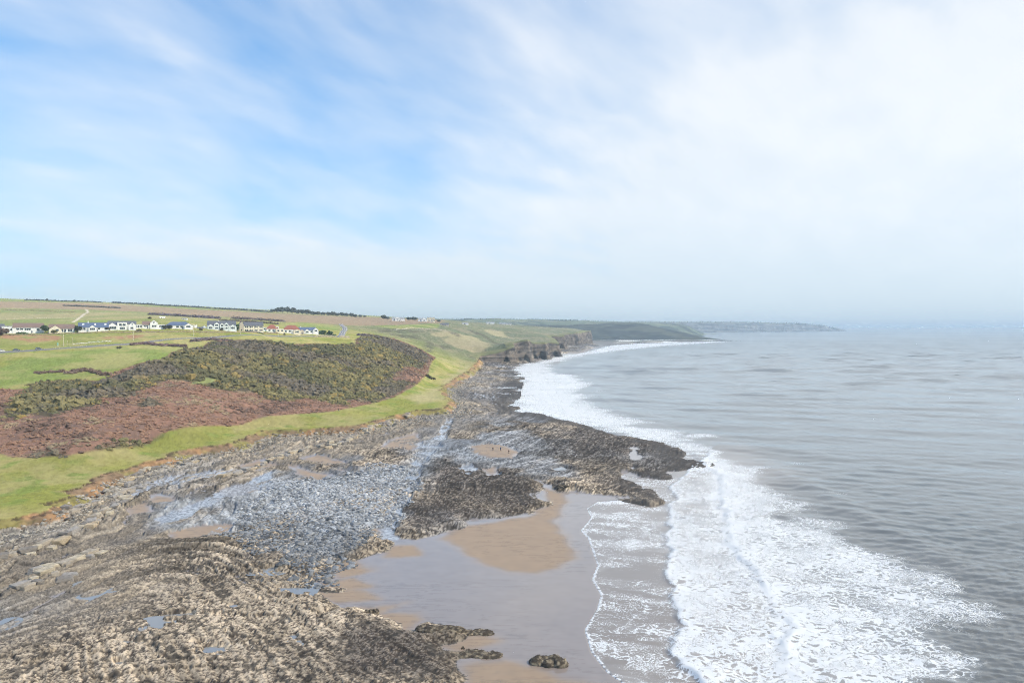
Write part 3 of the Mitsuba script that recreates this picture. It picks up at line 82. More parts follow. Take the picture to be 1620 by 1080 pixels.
HOUSES = json.loads("""[["bungalow","bungalow at the far left end of the row, cut by the picture's left edge","bungalow",[-431.0,612.0,54.82],0.526,[[-4.91,4.91,0,8,0.0,4.76,7.93,"gx","white","slate",[[-0.66,1.46,2.38,3.97]]]],[]],["bungalow","long white bungalow with brown pitched roof and a low flat wing at its left","bungalow",[-410.2,620.0,54.56],0.515,[[-11.01,11.01,0,9,0.0,4.82,8.31,"gx","white","brown",[[-2.42,1.88,2.41,4.02],[6.18,8.33,1.98,4.02],[-8.33,-6.18,2.68,4.02],[-5.64,-3.49,2.68,4.02]]],[-18.53,-11.01,0.6,8,0.54,5.36,6.16,"flat","white","grey",[[-14.77,-13.16,2.14,3.75],[-12.62,-11.28,2.14,3.75]]]],[]],["bungalow","cream bungalow with a front gable and brown roof between two dark trees","bungalow",[-386.7,628.0,55.1],0.502,[[-9.51,9.51,0,9,0.0,3.53,7.06,"gx","white","brown",[[0.0,1.36,0.54,2.99],[1.9,3.26,0.54,2.99],[4.62,7.88,0.81,2.99]]],[-8.97,-0.27,-2.4,4,0.0,2.99,5.97,"gf","cream","brown",[[-4.08,-1.9,1.36,2.99]]]],[]],["dormer_house","long white house with blue slate roof, skylights, thin white chimney and a small middle gable","house",[-362.7,634.0,56.63],0.489,[[-11.51,11.51,0,9,0.0,3.56,7.4,"gx","white","blue",[[-9.87,-8.22,1.1,3.12],[-7.68,-6.03,1.1,3.12],[3.29,4.93,1.64,3.01],[8.22,9.87,1.64,3.01]]],[-3.84,2.19,-1.6,4,0.0,3.01,5.21,"gf","white","blue",[[-2.74,1.1,1.1,3.01]]]],[[-4.11,8.77]]],["gabled_house","large white house with two tall front gables either side of a flat-topped glazed centre","house",[-345.5,648.0,58.44],0.477,[[-11.2,11.2,0,9,0.0,5.04,7.84,"gx","white","slate",[]],[-10.92,-3.92,-2.5,4,0.0,3.64,6.33,"gf","white","slate",[[-9.52,-4.48,0.84,3.08]]],[-3.64,3.92,-2,4,0.0,6.38,6.72,"flat","white","white",[[-2.24,0.0,3.64,5.6],[0.56,2.8,3.64,5.6],[-1.68,2.24,0.56,2.52]]],[5.04,11.2,-2.8,4,0.0,4.2,6.72,"gf","white","slate",[[6.72,8.96,0.84,2.52],[7.56,8.68,4.59,5.6]]]],[]],["gabled_house","white house with one tall narrow centre gable and low wings either side","house",[-333.7,668.0,58.77],0.466,[[-3.46,3.46,0,7,0.0,3.64,6.64,"gx","white","brown",[[-2.31,1.15,1.62,3.06]]],[2.89,9.24,-1,8,0.0,5.2,7.79,"gf","white","slate",[[4.33,8.08,1.44,3.18],[5.2,6.64,5.2,6.35]]],[9.24,15.3,0,7,0.0,3.64,3.98,"flat","white","grey",[[10.39,13.57,1.44,3.0]]],[-10.1,-3.46,0.4,7,0.29,3.64,3.98,"flat","white","grey",[[-9.24,-7.79,1.15,3.06],[-7.22,-5.77,0.87,3.06],[-5.2,-3.87,0.87,3.06]]]],[]],["hipped_house","low white house with a blue-grey hipped roof and a gable at its right end","house",[-313.3,688.0,58.86],0.452,[[-11.3,11.3,0,10,0.0,2.97,6.54,"hip","white","blue",[[-7.14,-5.35,0.89,2.5],[-2.38,0.0,0.89,2.5],[1.19,3.57,0.89,2.5]]],[4.76,11.9,-2.2,4,0.0,2.97,4.94,"gf","white","slate",[[6.25,9.81,1.01,2.85]]]],[]],["flat_house","small white flat-roofed block just left of the many-gabled white house","house",[-305.7,705.0,60.6],0.445,[[-2.29,2.29,6,6,0.0,2.8,3.05,"flat","white","white",[[-1.37,-0.15,1.22,2.19]]],[2.29,7.77,0,6,-2.44,-0.3,0.91,"gx","white","slate",[[3.51,4.73,-1.58,-0.61]]]],[]],["gabled_villa","big white villa with many front gables, steep dark roof and a white chimney","house",[-286.4,722.0,57.54],0.432,[[-13.12,13.12,0,9,0.0,4.99,9.05,"gx","pale","slate",[]],[-19.06,-13.12,-1,5,0.0,2.5,4.37,"gf","pale","slate",[[-17.5,-15.0,0.94,2.18]]],[-13.12,-7.5,-2.6,4,0.0,3.74,5.93,"gf","pale","slate",[[-11.87,-8.75,1.25,3.43]]],[-7.19,-2.5,-2.2,4,0.0,5.93,7.8,"gf","pale","slate",[[-6.25,-3.44,4.06,5.62],[-6.25,-3.44,1.25,2.81]]],[-1.87,1.87,-2.8,4,0.0,5.3,7.18,"gf","pale","slate",[[-0.94,1.25,3.74,5.24],[-0.94,1.25,1.12,2.62]]],[2.19,5.94,-2.2,4,0.0,5.74,7.61,"gf","pale","slate",[[3.12,5.19,4.06,5.62],[3.12,5.19,1.25,2.81]]],[6.25,13.44,-2.6,4,0.0,3.12,5.62,"gf","pale","slate",[[7.81,11.87,1.25,3.12]]]],[[-2.62,9.67]]],["terrace_house","tall cream two-storey block with rows of paired windows, grey slate roof and brick chimneys","house",[-263.2,745.0,56.02],0.417,[[-9.53,9.53,0,8,0.0,6.57,10.24,"gx","cream","slate",[[-8.36,-7.01,4.38,5.92],[-6.62,-5.26,4.38,5.92],[-3.84,-2.49,4.38,5.92],[-2.1,-0.74,4.38,5.92],[0.87,2.23,4.38,5.92],[2.62,3.97,4.38,5.92],[5.65,7.01,4.38,5.92],[7.39,8.75,4.38,5.92],[-8.36,-7.01,1.16,2.7],[-6.62,-5.26,1.16,2.7],[-3.84,-2.49,1.16,2.7],[-2.1,-0.74,1.16,2.7],[0.87,2.23,1.16,2.7],[2.62,3.97,1.16,2.7],[5.65,7.01,1.16,2.7],[7.39,8.75,1.16,2.7]]],[-14.05,-9.2,-0.3,8,0.0,7.21,10.75,"gf","stone","slate",[[-12.43,-10.82,1.42,3.03]]]],[[-12.24,12.23],[-2.87,12.04],[6.62,11.4]]],["bungalow","bungalow with a dark red hipped roof just right of the cream two-storey block","bungalow",[-252.2,770.0,55.15],0.408,[[-6.01,6.01,0,9,0.0,3.66,8.32,"hip","white","red",[[-4.01,-2.0,1.33,2.99],[0.0,2.0,1.33,2.99]]],[-9.69,-5.68,1,7,0.33,4.99,5.26,"flat","pale","grey",[[-8.69,-6.68,2.99,4.33]]],[3.34,11.36,-2,5,-0.33,3.26,3.66,"flat","cream","white",[[4.68,6.68,1.0,2.66],[8.69,10.36,1.0,2.66]]],[3.34,6.68,1,3,2.99,6.12,6.32,"flat","cream","white",[[4.01,6.01,3.99,5.52]]]],[]],["bungalow","bungalow with a bright red-brown hipped roof left of the grey-roofed house","bungalow",[-237.3,788.0,54.04],0.398,[[-8.56,8.56,0,9,0.0,4.77,9.33,"hip","white","red",[[-7.19,-5.14,2.04,3.75],[-3.08,-0.34,2.04,3.75]]],[1.71,8.9,-2,4,0.0,3.75,5.11,"gf","cream","red",[[3.42,7.19,1.36,3.06]]]],[]],["gabled_house","white house with blue-grey roof and two gables, last in the row before the road","house",[-227.7,812.0,55.83],0.39,[[-10.25,10.25,0,9,0.0,3.86,7.02,"gx","white","blue",[[-8.13,-6.01,1.75,3.16],[3.89,6.01,1.4,3.16]]],[-3.18,2.83,-3,4,-0.35,2.81,5.26,"gf","white","blue",[[-1.77,1.41,1.05,2.81]]],[6.71,12.37,-1,4,0.35,4.21,6.32,"gf","white","blue",[[8.13,10.95,2.46,4.21]]]],[[-6.01,8.28]]],["hilltop_house","white hilltop house with low grey roof left of the big hotel-like block","house",[-242.6,1560.0,74.5],0.183,[[-13.49,13.49,0,10,0.0,4.45,7.69,"gx","white","grey",[[-10.12,-5.4,1.62,3.37],[0.0,5.4,1.62,3.37]]],[-6.74,2.7,-2,5,0.27,5.8,8.49,"gf","white","grey",[[-4.05,0.0,2.7,4.72]]]],[]],["hilltop_house","small white gabled house on the hilltop directly left of the large white block","house",[-192.6,1570.0,72.66],0.17,[[-8.15,8.15,0,9,0.0,4.75,7.46,"gx","white","grey",[[-5.43,-2.72,2.04,4.07]]],[-1.36,9.51,-3,5,-0.81,4.07,7.87,"gf","white","slate",[[2.04,6.11,1.09,3.39]]]],[]],["hilltop_block","large white three-storey block standing on the hilltop skyline","building",[-174.2,1575.0,71.88],0.165,[[-8.18,8.18,0,14,0.0,9.53,10.07,"flat","cream","grey",[[-6.82,-5.04,6.67,8.17],[-3.54,-1.77,6.67,8.17],[-0.27,1.5,6.67,8.17],[3.0,4.77,6.67,8.17],[5.45,7.23,6.67,8.17],[-6.82,-5.04,3.95,5.45],[-3.54,-1.77,3.95,5.45],[-0.27,1.5,3.95,5.45],[3.0,4.77,3.95,5.45],[5.45,7.23,3.95,5.45],[-6.82,-5.04,1.23,2.72],[-3.54,-1.77,1.23,2.72],[-0.27,1.5,1.23,2.72],[3.0,4.77,1.23,2.72],[5.45,7.23,1.23,2.72]]]],[]],["shed","low grey-roofed shed on the hilltop just below and right of the white block","shed",[-138.0,1500.0,64.1],0.158,[[-8.45,8.45,0,10,0.0,2.2,5.19,"gx","stone","slate",[[-4.55,-1.95,0.26,1.82]]]],[]],["distant_house","distant white house above the cliff hillside, left of two others","house",[-73.4,2500.0,70.47],0.133,[[-13.03,13.03,0,10,0.0,4.11,6.91,"gx","white","grey",[[-6.52,-2.17,1.08,3.24]]]],[]],["distant_house","distant low white house above the cliff hillside, middle of three","house",[-33.8,2520.0,69.38],0.126,[[-9.86,9.86,0,9,0.0,3.27,5.01,"gx","white","grey",[[-5.48,-1.1,0.87,2.61]]]],[]],["distant_house","distant low white house above the cliff hillside, rightmost of three","house",[-12.1,2540.0,69.34],0.123,[[-9.95,9.95,0,9,0.0,3.07,4.83,"gx","white","grey",[[-3.32,1.11,0.66,2.41]]]],[]],["distant_house","distant white house just right of the grey-roofed shed, half hidden by the slope","house",[-108.7,1700.0,68.96],0.146,[[-7.37,7.37,0,9,0.0,3.09,4.85,"gx","white","grey",[[-2.95,0.0,0.88,2.35]]]],[]],["barn","tiny white barn in the field above the white houses, on the left","barn",[-430.5,900.0,72.34],0.299,[[-2.95,2.95,0,5,0.0,1.01,1.63,"gx","white","white",[[-0.98,-0.04,0.23,0.86]]]],[]],["barn","tiny pale barn in the field above the blue-roofed house, right one of two","barn",[-402.8,900.0,70.17],0.289,[[-3.14,3.14,0,5,0.0,0.93,1.48,"gx","white","grey",[[-1.57,-0.63,0.16,0.78]]]],[]],["stone_hut","small pale stone hut standing alone in the grass beside the road","hut",[-229.6,800.0,46.79],0.393,[[-1.74,1.74,0,3.2,0.0,3.87,5.12,"gf","stone","stone",[[-0.56,0.56,0.14,2.42]]]],[]]]""")
SPOTS = json.loads("""{"poles":[[-334.2,545.0,10.5],[-310.8,600.0,9.5],[-285.0,655.0,9.8],[-259.8,700.0,8.6],[-239.8,750.0,3.5],[-212.7,905.0,9.5]],"posts":[[-332.9,548.0,3.4],[-331.5,552.0,5]],"sign":[-337.4,543.0],"cars":[[-348.7,516.0],[-340.0,526.0],[-356.2,507.0]],"sky_trees":[[-588.0,1800.0,9.0,14],[-575.5,1800.0,13.0,16],[-564.7,1800.0,15.0,18],[-552.2,1800.0,16.0,18],[-539.8,1800.0,15.0,17],[-527.3,1800.0,11.0,16],[-514.9,1800.0,12.0,16],[-502.4,1800.0,13.0,17],[-490.0,1800.0,10.0,15],[-477.5,1800.0,9.0,14],[-465.1,1800.0,8.0,13],[-451.1,1800.0,10.0,13],[-440.2,1800.0,11.0,14],[-429.3,1800.0,9.0,13],[-418.4,1800.0,12.0,12],[-407.5,1800.0,9.0,13],[-395.1,1800.0,10.0,12],[-385.8,1800.0,7.0,12],[-373.3,1800.0,6.0,11],[-362.4,1800.0,5.0,10],[-284.2,1620.0,10,13],[-275.8,1620.0,6,10],[-226.8,1620.0,6,13],[-215.6,1620.0,7,14],[-162.4,1620.0,5,9],[-1143.3,1800.0,6,6],[-1076.4,1800.0,5,8]],"trees":[[-397.2,622.0,7,6.5],[-369.3,622.0,6.6,6.5],[-419.0,606.0,5,5],[-377.2,640.0,4,4],[-275.7,735.0,7.5,5],[-319.7,675.0,4,6],[-316.6,676.0,4.5,5],[-217.8,840.0,4.5,9],[-211.6,850.0,5,7],[-354.0,640.0,3.5,4.5],[-417.6,598.0,6,7],[-385.9,616.0,3.4,5]],"hedges":[[[-297.8,571.3],[-294.3,581.9],[-277.7,573.6],[-252.2,564.3],2.0,3.6],[[-286.4,440.8],[-275.2,448.0],1.6,3],[[-269.4,443.5],[-265.4,454.5],[-244.9,440.8],1.8,5],[[-414.6,612.0],[-407.5,614.0],1.6,1.5],[[-267.9,738.0],[-252.3,741.0],1.2,1.4],[[-266.7,609.8],[-261.4,636.5],[-239.9,623.7],2.2,4],[[-1251.0,1880.0],[-1153.5,1880.0],[-1056.0,1880.0],3,6],[[-1029.0,1890.0],[-833.0,1890.0],[-620.7,1890.0],4,8],[[-576.3,1170.0],[-521.3,1160.0],[-458.1,1140.0],4.0,6],[[-467.7,1230.0],[-423.5,1210.0],[-375.4,1200.0],4.0,6],[[-920.3,1500.0],[-844.1,1480.0],[-782.3,1460.0],3,6],[[-222.4,830.0],[-208.1,860.0],1.8,3],[[-191.6,905.0],[-177.9,915.0],3,6],[[-871.1,1260.0],[-797.2,1230.0],[-705.7,1180.0],1.2,3],[[-393.5,990.0],[-358.6,1000.0],[-322.9,1010.0],2.5,4]],"shrubs":[[-292.7,545.1,1.5],[-433.4,877.1,2],[-78.4,702.1,2.6],[-81.5,707.8,2],[-238.0,764.9,1.3],[-296.1,696.4,1.5],[-284.2,718.0,1.8],[-285.7,731.3,1.6],[-331.3,649.7,1.4]],"walls":[[[-238.0,810.0],[-226.5,832.0],[-212.8,870.0],1.0],[[-208.3,770.0],[-200.1,785.0],[-191.5,800.0],2.2],[[-188.7,800.0],[-183.3,822.0],2.4],[[-333.9,556.0],[-328.9,568.0],[-321.0,585.0],0.7],[[-420.0,600.0],[-393.4,607.0],[-368.5,618.0],[-333.2,632.0],[-302.0,672.0],[-270.0,710.0],[-242.7,780.0],0.9]],"people":[[-9.0,344.9],[-5.4,344.9],[-1.5,337.9],[-104.4,439.9]],"boulders":[[6.5,129.0,5.4,1.7],[-14.1,141.2,7.5,1.0],[-6.1,132.3,7,0.55],[-8.8,135.0,0.8,0.5],[18.6,268.4,3.8,1.0],[-7.4,142.1,6,0.35],[-54.1,179.1,2.6,1.1],[-29.1,150.3,2.4,1.0]],"ledges":[[[-128.8,180.6],[-122.1,184.7],[-121.7,195.8],[-121.9,206.3],[-127.6,229.5],[-130.7,246.9]],[[-111.7,168.9],[-108.4,178.1],[-106.5,188.5]],[[-139.7,259.6],[-143.8,288.2],[-136.0,301.5],[-131.6,316.1]],[[-110.2,276.1],[-107.2,301.5],[-102.9,320.7],[-96.5,347.9],[-88.2,363.4]],[[-137.2,222.5],[-135.7,240.5],[-134.5,264.9]],[[-86.6,344.3],[-82.4,380.2],[-73.6,424.5],[-63.8,460.2]],[[-109.1,158.6],[-106.8,165.9],[-101.4,168.9]]]}""")


# ------------------------------------------------------------------ materials
def vc(rough=0.9, spec=0.3, **k):
    return {'type': 'twosided', 'b': {'type': 'principled', 'base_color': {'type': 'mesh_attribute', 'name': 'vertex_color'}, 'roughness': rough, 'specular': spec, **k}}


def solid(c, rough=0.8, spec=0.3, **k):
    return {'type': 'twosided', 'b': {'type': 'principled', 'base_color': {'type': 'rgb', 'value': list(c)}, 'roughness': rough, 'specular': spec, **k}}


scene['m_land'] = vc(0.98, 0.03)
scene['m_rock'] = vc(0.85, 0.08)
scene['m_cobble'] = vc(0.55, 0.3)
scene['m_rubble'] = vc(0.7, 0.3)
scene['m_leaf'] = vc(0.9, 0.05)


def wet_rough(p, n, uv):
    return 0.60 - 0.53 * mikit.smoothstep(0.1, 0.9, uv.x)


scene['m_sand'] = {'type': 'principled', 'base_color': {'type': 'mesh_attribute', 'name': 'vertex_color'}, 'roughness': mikit.proc(wet_rough), 'specular': 0.85}


def foam_weight(p, n, uv):
    """lacy foam: bubbles' dark holes open up as the cover uv.x thins out"""
    x, y = p.x, p.y
    wx = x + 1.4 * (mikit.fbm(x * 0.55, y * 0.55, 2.0, 2) - 0.5) * 2
    wy = y + 1.4 * (mikit.fbm(x * 0.55 + 31.0, y * 0.55, 5.0, 2) - 0.5) * 2
    a, b, r = mikit.voronoi(wx * 0.48, wy * 0.66)
    c, e, r2 = mikit.voronoi(wx * 1.45 + 9.0, wy * 1.9)
    sel = mikit.smoothstep(0.36, 0.64, mikit.fbm(x * 0.17 + 5.0, y * 0.26, 3.0, 3))
    big = mikit.fbm(x * 0.13, y * 0.2, 7.0, 3)
    f = uv.x + (big - 0.5) * 0.75 * dr.minimum(uv.x * 4, 1) * (1 - dr.square(uv.x)) 
    edge = (b - a) * (0.82 - 0.62 * sel) + (e - c) * (0.18 + 0.62 * sel) + 0.25 * (mikit.noise(x * 4.1, y * 4.1) - 0.5)
    w = f * 0.62
    lace = mikit.smoothstep(w + 0.10, w - 0.10, edge) * mikit.smoothstep(0.02, 0.22, f)
    milk = 0.22 * mikit.smoothstep(0.03, 0.5, uv.x) * (0.5 + mikit.fbm(x * 0.3, y * 1.3, 9.0, 2))
    return dr.clip(dr.maximum(lace + (1 - lace) * milk, mikit.smoothstep(0.86, 1.0, uv.x)), 0, 0.97)


def water_col(p, n, uv):
    # shallow water over sand is stained by it; deep water is a dull green grey
    t = mikit.smoothstep(0.0, 1.0, uv.y)
    pch = mikit.fbm(p.x * 0.004, p.y * 0.0022, 3.0, 3)
    return mikit.mix((0.235, 0.205, 0.185), (0.100, 0.112, 0.116), t) * (0.85 + 0.3 * pch)


def water_rough(p, n, uv):
    far = mikit.smoothstep(300.0, 3000.0, p.y)
    return 0.10 + 0.08 * far + 0.12 * (mikit.fbm(p.x * 0.006, p.y * 0.003, 1.0, 3) - 0.5) * far


scene['m_water'] = {'type': 'blendbsdf', 'weight': mikit.proc(foam_weight),
                    'a': {'type': 'principled', 'base_color': mikit.proc(water_col), 'roughness': mikit.proc(water_rough), 'specular': 0.45},
                    'b': {'type': 'diffuse', 'reflectance': {'type': 'rgb', 'value': [0.72, 0.74, 0.76]}}}
scene['m_farwater'] = {'type': 'principled', 'base_color': mikit.proc(water_col), 'roughness': mikit.proc(water_rough), 'specular': 0.45}
scene['m_pool'] = {'type': 'principled', 'base_color': {'type': 'rgb', 'value': [0.20, 0.205, 0.21]}, 'roughness': 0.05, 'specular': 0.95}
WALLS = {'white': (0.86, 0.85, 0.82), 'pale': (0.76, 0.80, 0.78), 'cream': (0.78, 0.71, 0.55), 'stone': (0.52, 0.46, 0.37),
         'slate': (0.13, 0.14, 0.17), 'blue': (0.11, 0.15, 0.24), 'brown': (0.22, 0.16, 0.14), 'grey': (0.30, 0.31, 0.33), 'red': (0.30, 0.12, 0.09)}
for k_, c_ in WALLS.items():
    scene['m_' + k_] = solid(c_, 0.75)
scene['m_pane'] = {'type': 'principled', 'base_color': {'type': 'rgb', 'value': [0.06, 0.08, 0.09]}, 'roughness': 0.15, 'specular': 0.6}
scene['m_asphalt'] = solid((0.17, 0.17, 0.18), 0.9)
scene['m_pole'] = solid((0.62, 0.56, 0.40), 0.8)
scene['m_signgreen'] = solid((0.45, 0.72, 0.55), 0.6)
scene['m_carblue'] = {'type': 'principled', 'base_color': {'type': 'rgb', 'value': [0.06, 0.08, 0.15]}, 'roughness': 0.3, 'clearcoat': 0.8, 'metallic': 0.3}
scene['m_carwhite'] = {'type': 'principled', 'base_color': {'type': 'rgb', 'value': [0.75, 0.75, 0.75]}, 'roughness': 0.3, 'clearcoat': 0.8}
scene['m_tyre'] = solid((0.03, 0.03, 0.03), 0.9)
scene['m_lamp'] = solid((0.8, 0.8, 0.78), 0.2, 0.8)
scene['m_bark'] = solid((0.12, 0.10, 0.08), 0.9)
scene['m_skin'] = solid((0.45, 0.30, 0.23), 0.7)
scene['m_cloth_dark'] = solid((0.05, 0.05, 0.07), 0.9)
scene['m_cloth_blue'] = solid((0.05, 0.08, 0.16), 0.9)
scene['m_cloth_brown'] = solid((0.12, 0.07, 0.06), 0.9)


def key(name):
    if name not in scene:
        return name
    k = 1
    while f'{name}_{k:03d}' in scene:
        k += 1
    return f'{name}_{k:03d}'


ROOTS = set()


def root(name, label, cat=None, group=None, kind=None):
    r, k = name, 1
    while r in ROOTS:
        r = f'{name}_{k:03d}'; k += 1
    ROOTS.add(r)
    labels[r] = {'label': label}
    if cat: labels[r]['category'] = cat
    if group: labels[r]['group'] = group
    if kind: labels[r]['kind'] = kind
    return r


def put(k, mesh, bsdf, smooth=False, **m):
    k = key(k)
    scene[k] = mikit.ply(mesh, bsdf, smooth=smooth, **m)
    return k


# ------------------------------------------------------------------ plan: signed distances and heights
def poly(p):
    g = sg.Polygon(np.asarray(p)[:, :2])
    if not g.is_valid:
        g = shapely.make_valid(g)
        g = shapely.union_all([q for q in getattr(g, 'geoms', [g]) if q.area > 0])
    return g


def dens(p, step=1.5):
    p = np.asarray(p, float)[:, :2]
    out = []
    for a, b in zip(p[:-1], p[1:]):
        n = max(1, int(np.hypot(*(b - a)) / step))
        out.append(a + (b - a) * (np.arange(n) / n)[:, None])
    return np.vstack(out + [p[-1:]])


def sdist(g, pts, cap=400.0):
    """signed distance to a polygon's outline, positive inside"""
    b = g.boundary
    lines = list(b.geoms) if hasattr(b, 'geoms') else [b]
    tree = cKDTree(np.vstack([dens(np.array(l.coords), max(0.6, l.length / 12000)) for l in lines]))
    dd = tree.query(pts, distance_upper_bound=cap)[0]
    dd = np.where(np.isfinite(dd), dd, cap)
    shapely.prepare(g)
    return np.where(shapely.contains_xy(g, pts[:, 0], pts[:, 1]), dd, -dd)


def union(lst):
    return shapely.union_all([poly(p) for p in lst])


EDGE = np.array(PLAN['land_edge'])
LAND = poly(np.vstack([EDGE[:, :2], [[-300, 3300], [-9000, 3300], [-9000, 30], [-165, 30]]]))
SEA = poly(np.vstack([PLAN['sea'][1:], [[1050, 3310], [4000, 3310], [4000, 40], [26, 30], [24, 95]]]))
ROCK = poly(PLAN['rock'])
HP = np.array(PLAN['height_points'])


def lp(xy):
    return np.stack([np.arctan2(xy[:, 0], xy[:, 1]) * 2.0, np.log(np.hypot(xy[:, 0], xy[:, 1]))], 1)


RBF = RBFInterpolator(lp(HP[:, :2]), HP[:, 2], kernel='linear', smoothing=0.003)
EDGE_D = dens(EDGE, 1.5)
EDGE_Z = np.interp(np.linspace(0, 1, len(EDGE_D)), np.linspace(0, 1, len(EDGE_D)), np.zeros(len(EDGE_D)))
_s = np.concatenate([[0], np.cumsum(np.hypot(*np.diff(EDGE[:, :2], axis=0).T))])
_sd = np.concatenate([[0], np.cumsum(np.hypot(*np.diff(EDGE_D, axis=0).T))])
EDGE_Z = np.interp(_sd, _s, EDGE[:, 2])
EDGE_TREE = cKDTree(EDGE_D)
# the height model on a coarse lattice (smooth), read back bilinearly
_U = np.linspace(-1.5, 0.95, 260); _L = np.linspace(math.log(60), math.log(4800), 300)
_uu, _ll = np.meshgrid(_U, _L, indexing='ij')
_G = RBF(np.stack([_uu.ravel() * 2.0, _ll.ravel()], 1)).reshape(_uu.shape)
import scipy.ndimage as ndi
_G = ndi.gaussian_filter(_G, 1.2)
from scipy.interpolate import RegularGridInterpolator
_GI = RegularGridInterpolator((_U, _L), _G, bounds_error=False, fill_value=None)


def base_height(xy):
    return _GI(np.stack([np.arctan2(xy[:, 0], xy[:, 1]), np.log(np.hypot(xy[:, 0], xy[:, 1]))], 1))


def ground_z(x, y):
    """height of the land (not the shore) under one point or many"""
    xy = np.atleast_2d(np.stack([np.asarray(x, float), np.asarray(y, float)], -1))
    dd, i = EDGE_TREE.query(xy)
    z = base_height(xy)
    z = lerp(EDGE_Z[i], z, sstep(0, 30, dd))
    z = z + (f2(xy[:, 0] * 0.02, xy[:, 1] * 0.02, 3, 3) - 0.5) * 2.2 * sstep(5, 60, dd) + (n2(xy[:, 0] * 0.25, xy[:, 1] * 0.25, 4) - 0.5) * 0.35
    return z


# ------------------------------------------------------------------ one grid for the coast
YS = list(np.linspace(44, 90, 14)) + [92.0]
while YS[-1] < 3300:
    YS.append(YS[-1] + min(0.76 * YS[-1] ** 2 / 42400, 0.0058 * YS[-1]))
YS = np.array(YS)
US = np.concatenate([-np.geomspace(2.6, 1.0, 26), np.linspace(-0.95, -0.73, 34), np.arange(-0.725, 0.725, 0.00165), np.linspace(0.73, 0.9, 28)])


def grid(us, ys):
    u, y = np.meshgrid(us, ys)
    return np.stack([(u * y).ravel(), y.ravel()], 1), u.shape


def faces(shape, keep):
    r, c = shape
    i = np.arange(r * c).reshape(r, c)
    q = np.stack([i[:-1, :-1], i[:-1, 1:], i[1:, 1:], i[1:, :-1]], -1).reshape(-1, 4)
    q = q[keep[q].any(1)]
    return np.vstack([q[:, [0, 1, 2]], q[:, [0, 2, 3]]])


def compact(v, f, *att):
    used = np.unique(f)
    m = np.full(len(v), -1); m[used] = np.arange(len(used))
    return (v[used], m[f]), [a[used] for a in att]


us_l = US[US < 0.36]
XY, SH = grid(us_l, YS)
X, Y = XY[:, 0], XY[:, 1]
sd_sea = sdist(SEA, XY)
near_edge = EDGE_TREE.query(XY)
inland = shapely.contains_xy(LAND, X, Y)
sd_land = np.where(inland, near_edge[0], -near_edge[0])
keepv = (sd_sea < 14)
use = np.nonzero((sd_sea < 30) & ~((Y > 1200) & (sd_land < -160)))[0]
msk = np.zeros(len(XY), bool); msk[use] = True
keepv &= msk
ix = use
x, y, ds, dl = X[ix], Y[ix], sd_sea[ix], sd_land[ix]
pt = XY[ix]
edge_z = EDGE_Z[near_edge[1][ix]]
cliff = sstep(1120, 1190, y)
rag = (f2(x * 0.10, y * 0.10, 3, 41) - 0.5) * 9.5 + (f2(x * 0.5, y * 0.5, 2, 42) - 0.5) * 2.2
dlr = np.where(np.abs(dl) < 40, dl + rag * (1 - cliff) * sstep(0, 12, np.abs(dl) + 8) - 13.0 * cliff, dl)
wdist = np.maximum(-ds, 0)
sdist_l = np.maximum(-dl, 0)
shore_t = wdist / np.maximum(wdist + sdist_l, 1e-3)
z_shore = np.where(ds > 0, -0.06 - 0.05 * ds, 0.02 + 2.7 * shore_t ** 1.15)
# rock relief
weed_ = sstep(-4, 6, sdist(union(PLAN['weed']), pt, 80.0))
d_rock = sdist(ROCK, pt)
gd = np.where(ds > -60, 0, 0)
d_rock = d_rock + 30 * (f2(x * 0.022, y * 0.026, 4, 215) - 0.52) * sstep(430, 560, y) * sstep(60, 10, np.abs(d_rock))
d_rock = d_rock + 15 * (f2(x * 0.07, y * 0.045, 4, 290) - 0.5) * sstep(10, 40, x) * sstep(440, 400, y) * sstep(240, 262, y)
rr = d_rock + (f2(x * 0.13, y * 0.13, 4, 51) - 0.5) * 9 * sstep(-3, 4, d_rock + 3)
hum = f2(x * 0.030 + 0.02 * y, y * 0.062, 4, 52)
r1 = 1 - np.abs(2 * f2(x * 0.35, y * 0.30, 3, 53) - 1)
r2 = n2(x * 1.5, y * 1.2, 54); r3 = n2(x * 2.6, y * 2.3, 55); r4 = n2(x * 4.6 + 0.4 * r3, y * 4.2, 56)
# beds of rock run along the shore: terraces stepping down from the bank
nrm_s = np.maximum(-dlr, 0)
along = near_edge[1][ix] * 1.5
st = nrm_s / 4.2 + 1.3 * f2(x * 0.03, y * 0.03, 3, 57)
terr = np.floor(st) + sstep(0.72, 1.0, st - np.floor(st))
bw = 4.2
ba = nrm_s + 2.6 * (f2(along * 0.035, nrm_s * 0.05, 3, 201) - 0.5) * 2 + 0.25 * (n2(x * 0.9, y * 0.9, 202) - 0.5)
bed_i = np.floor(ba / bw); bed_f = ba / bw - bed_i
bl = 5.0 + 9 * n2(bed_i * 3.7, bed_i * 0 + 0.5, 203)
bb = along / bl + 9.1 * n2(bed_i * 1.9 + .5, bed_i * 0, 204) + 0.12 * (n2(x * 1.1, y * 1.1, 205) - 0.5)
blk_i = np.floor(bb); blk_f = bb - blk_i
cell = n2(bed_i * 5.3 + .21, blk_i * 3.1 + .37, 206)
crack = np.maximum(sstep(0.16, 0.03, np.minimum(bed_f, 1 - bed_f)), 0.9 * sstep(0.07, 0.015, np.minimum(blk_f, 1 - blk_f)))
bedded = sstep(74, 38, nrm_s + 26 * (f2(x * 0.025, y * 0.025, 3, 207) - 0.5)) * sstep(0.5, 3, nrm_s) * sstep(1100, 800, y)
bed_h = 0.9 * (cell - 0.42) + 1.5 * (0.5 - bed_f) * sstep(0.2, 0.8, n2(bed_i * 2.1, along * 0.02, 208)) - 0.42 * crack
ledge_zone = sstep(38, 14, nrm_s) * sstep(0, 2, nrm_s) * sstep(900, 500, y)
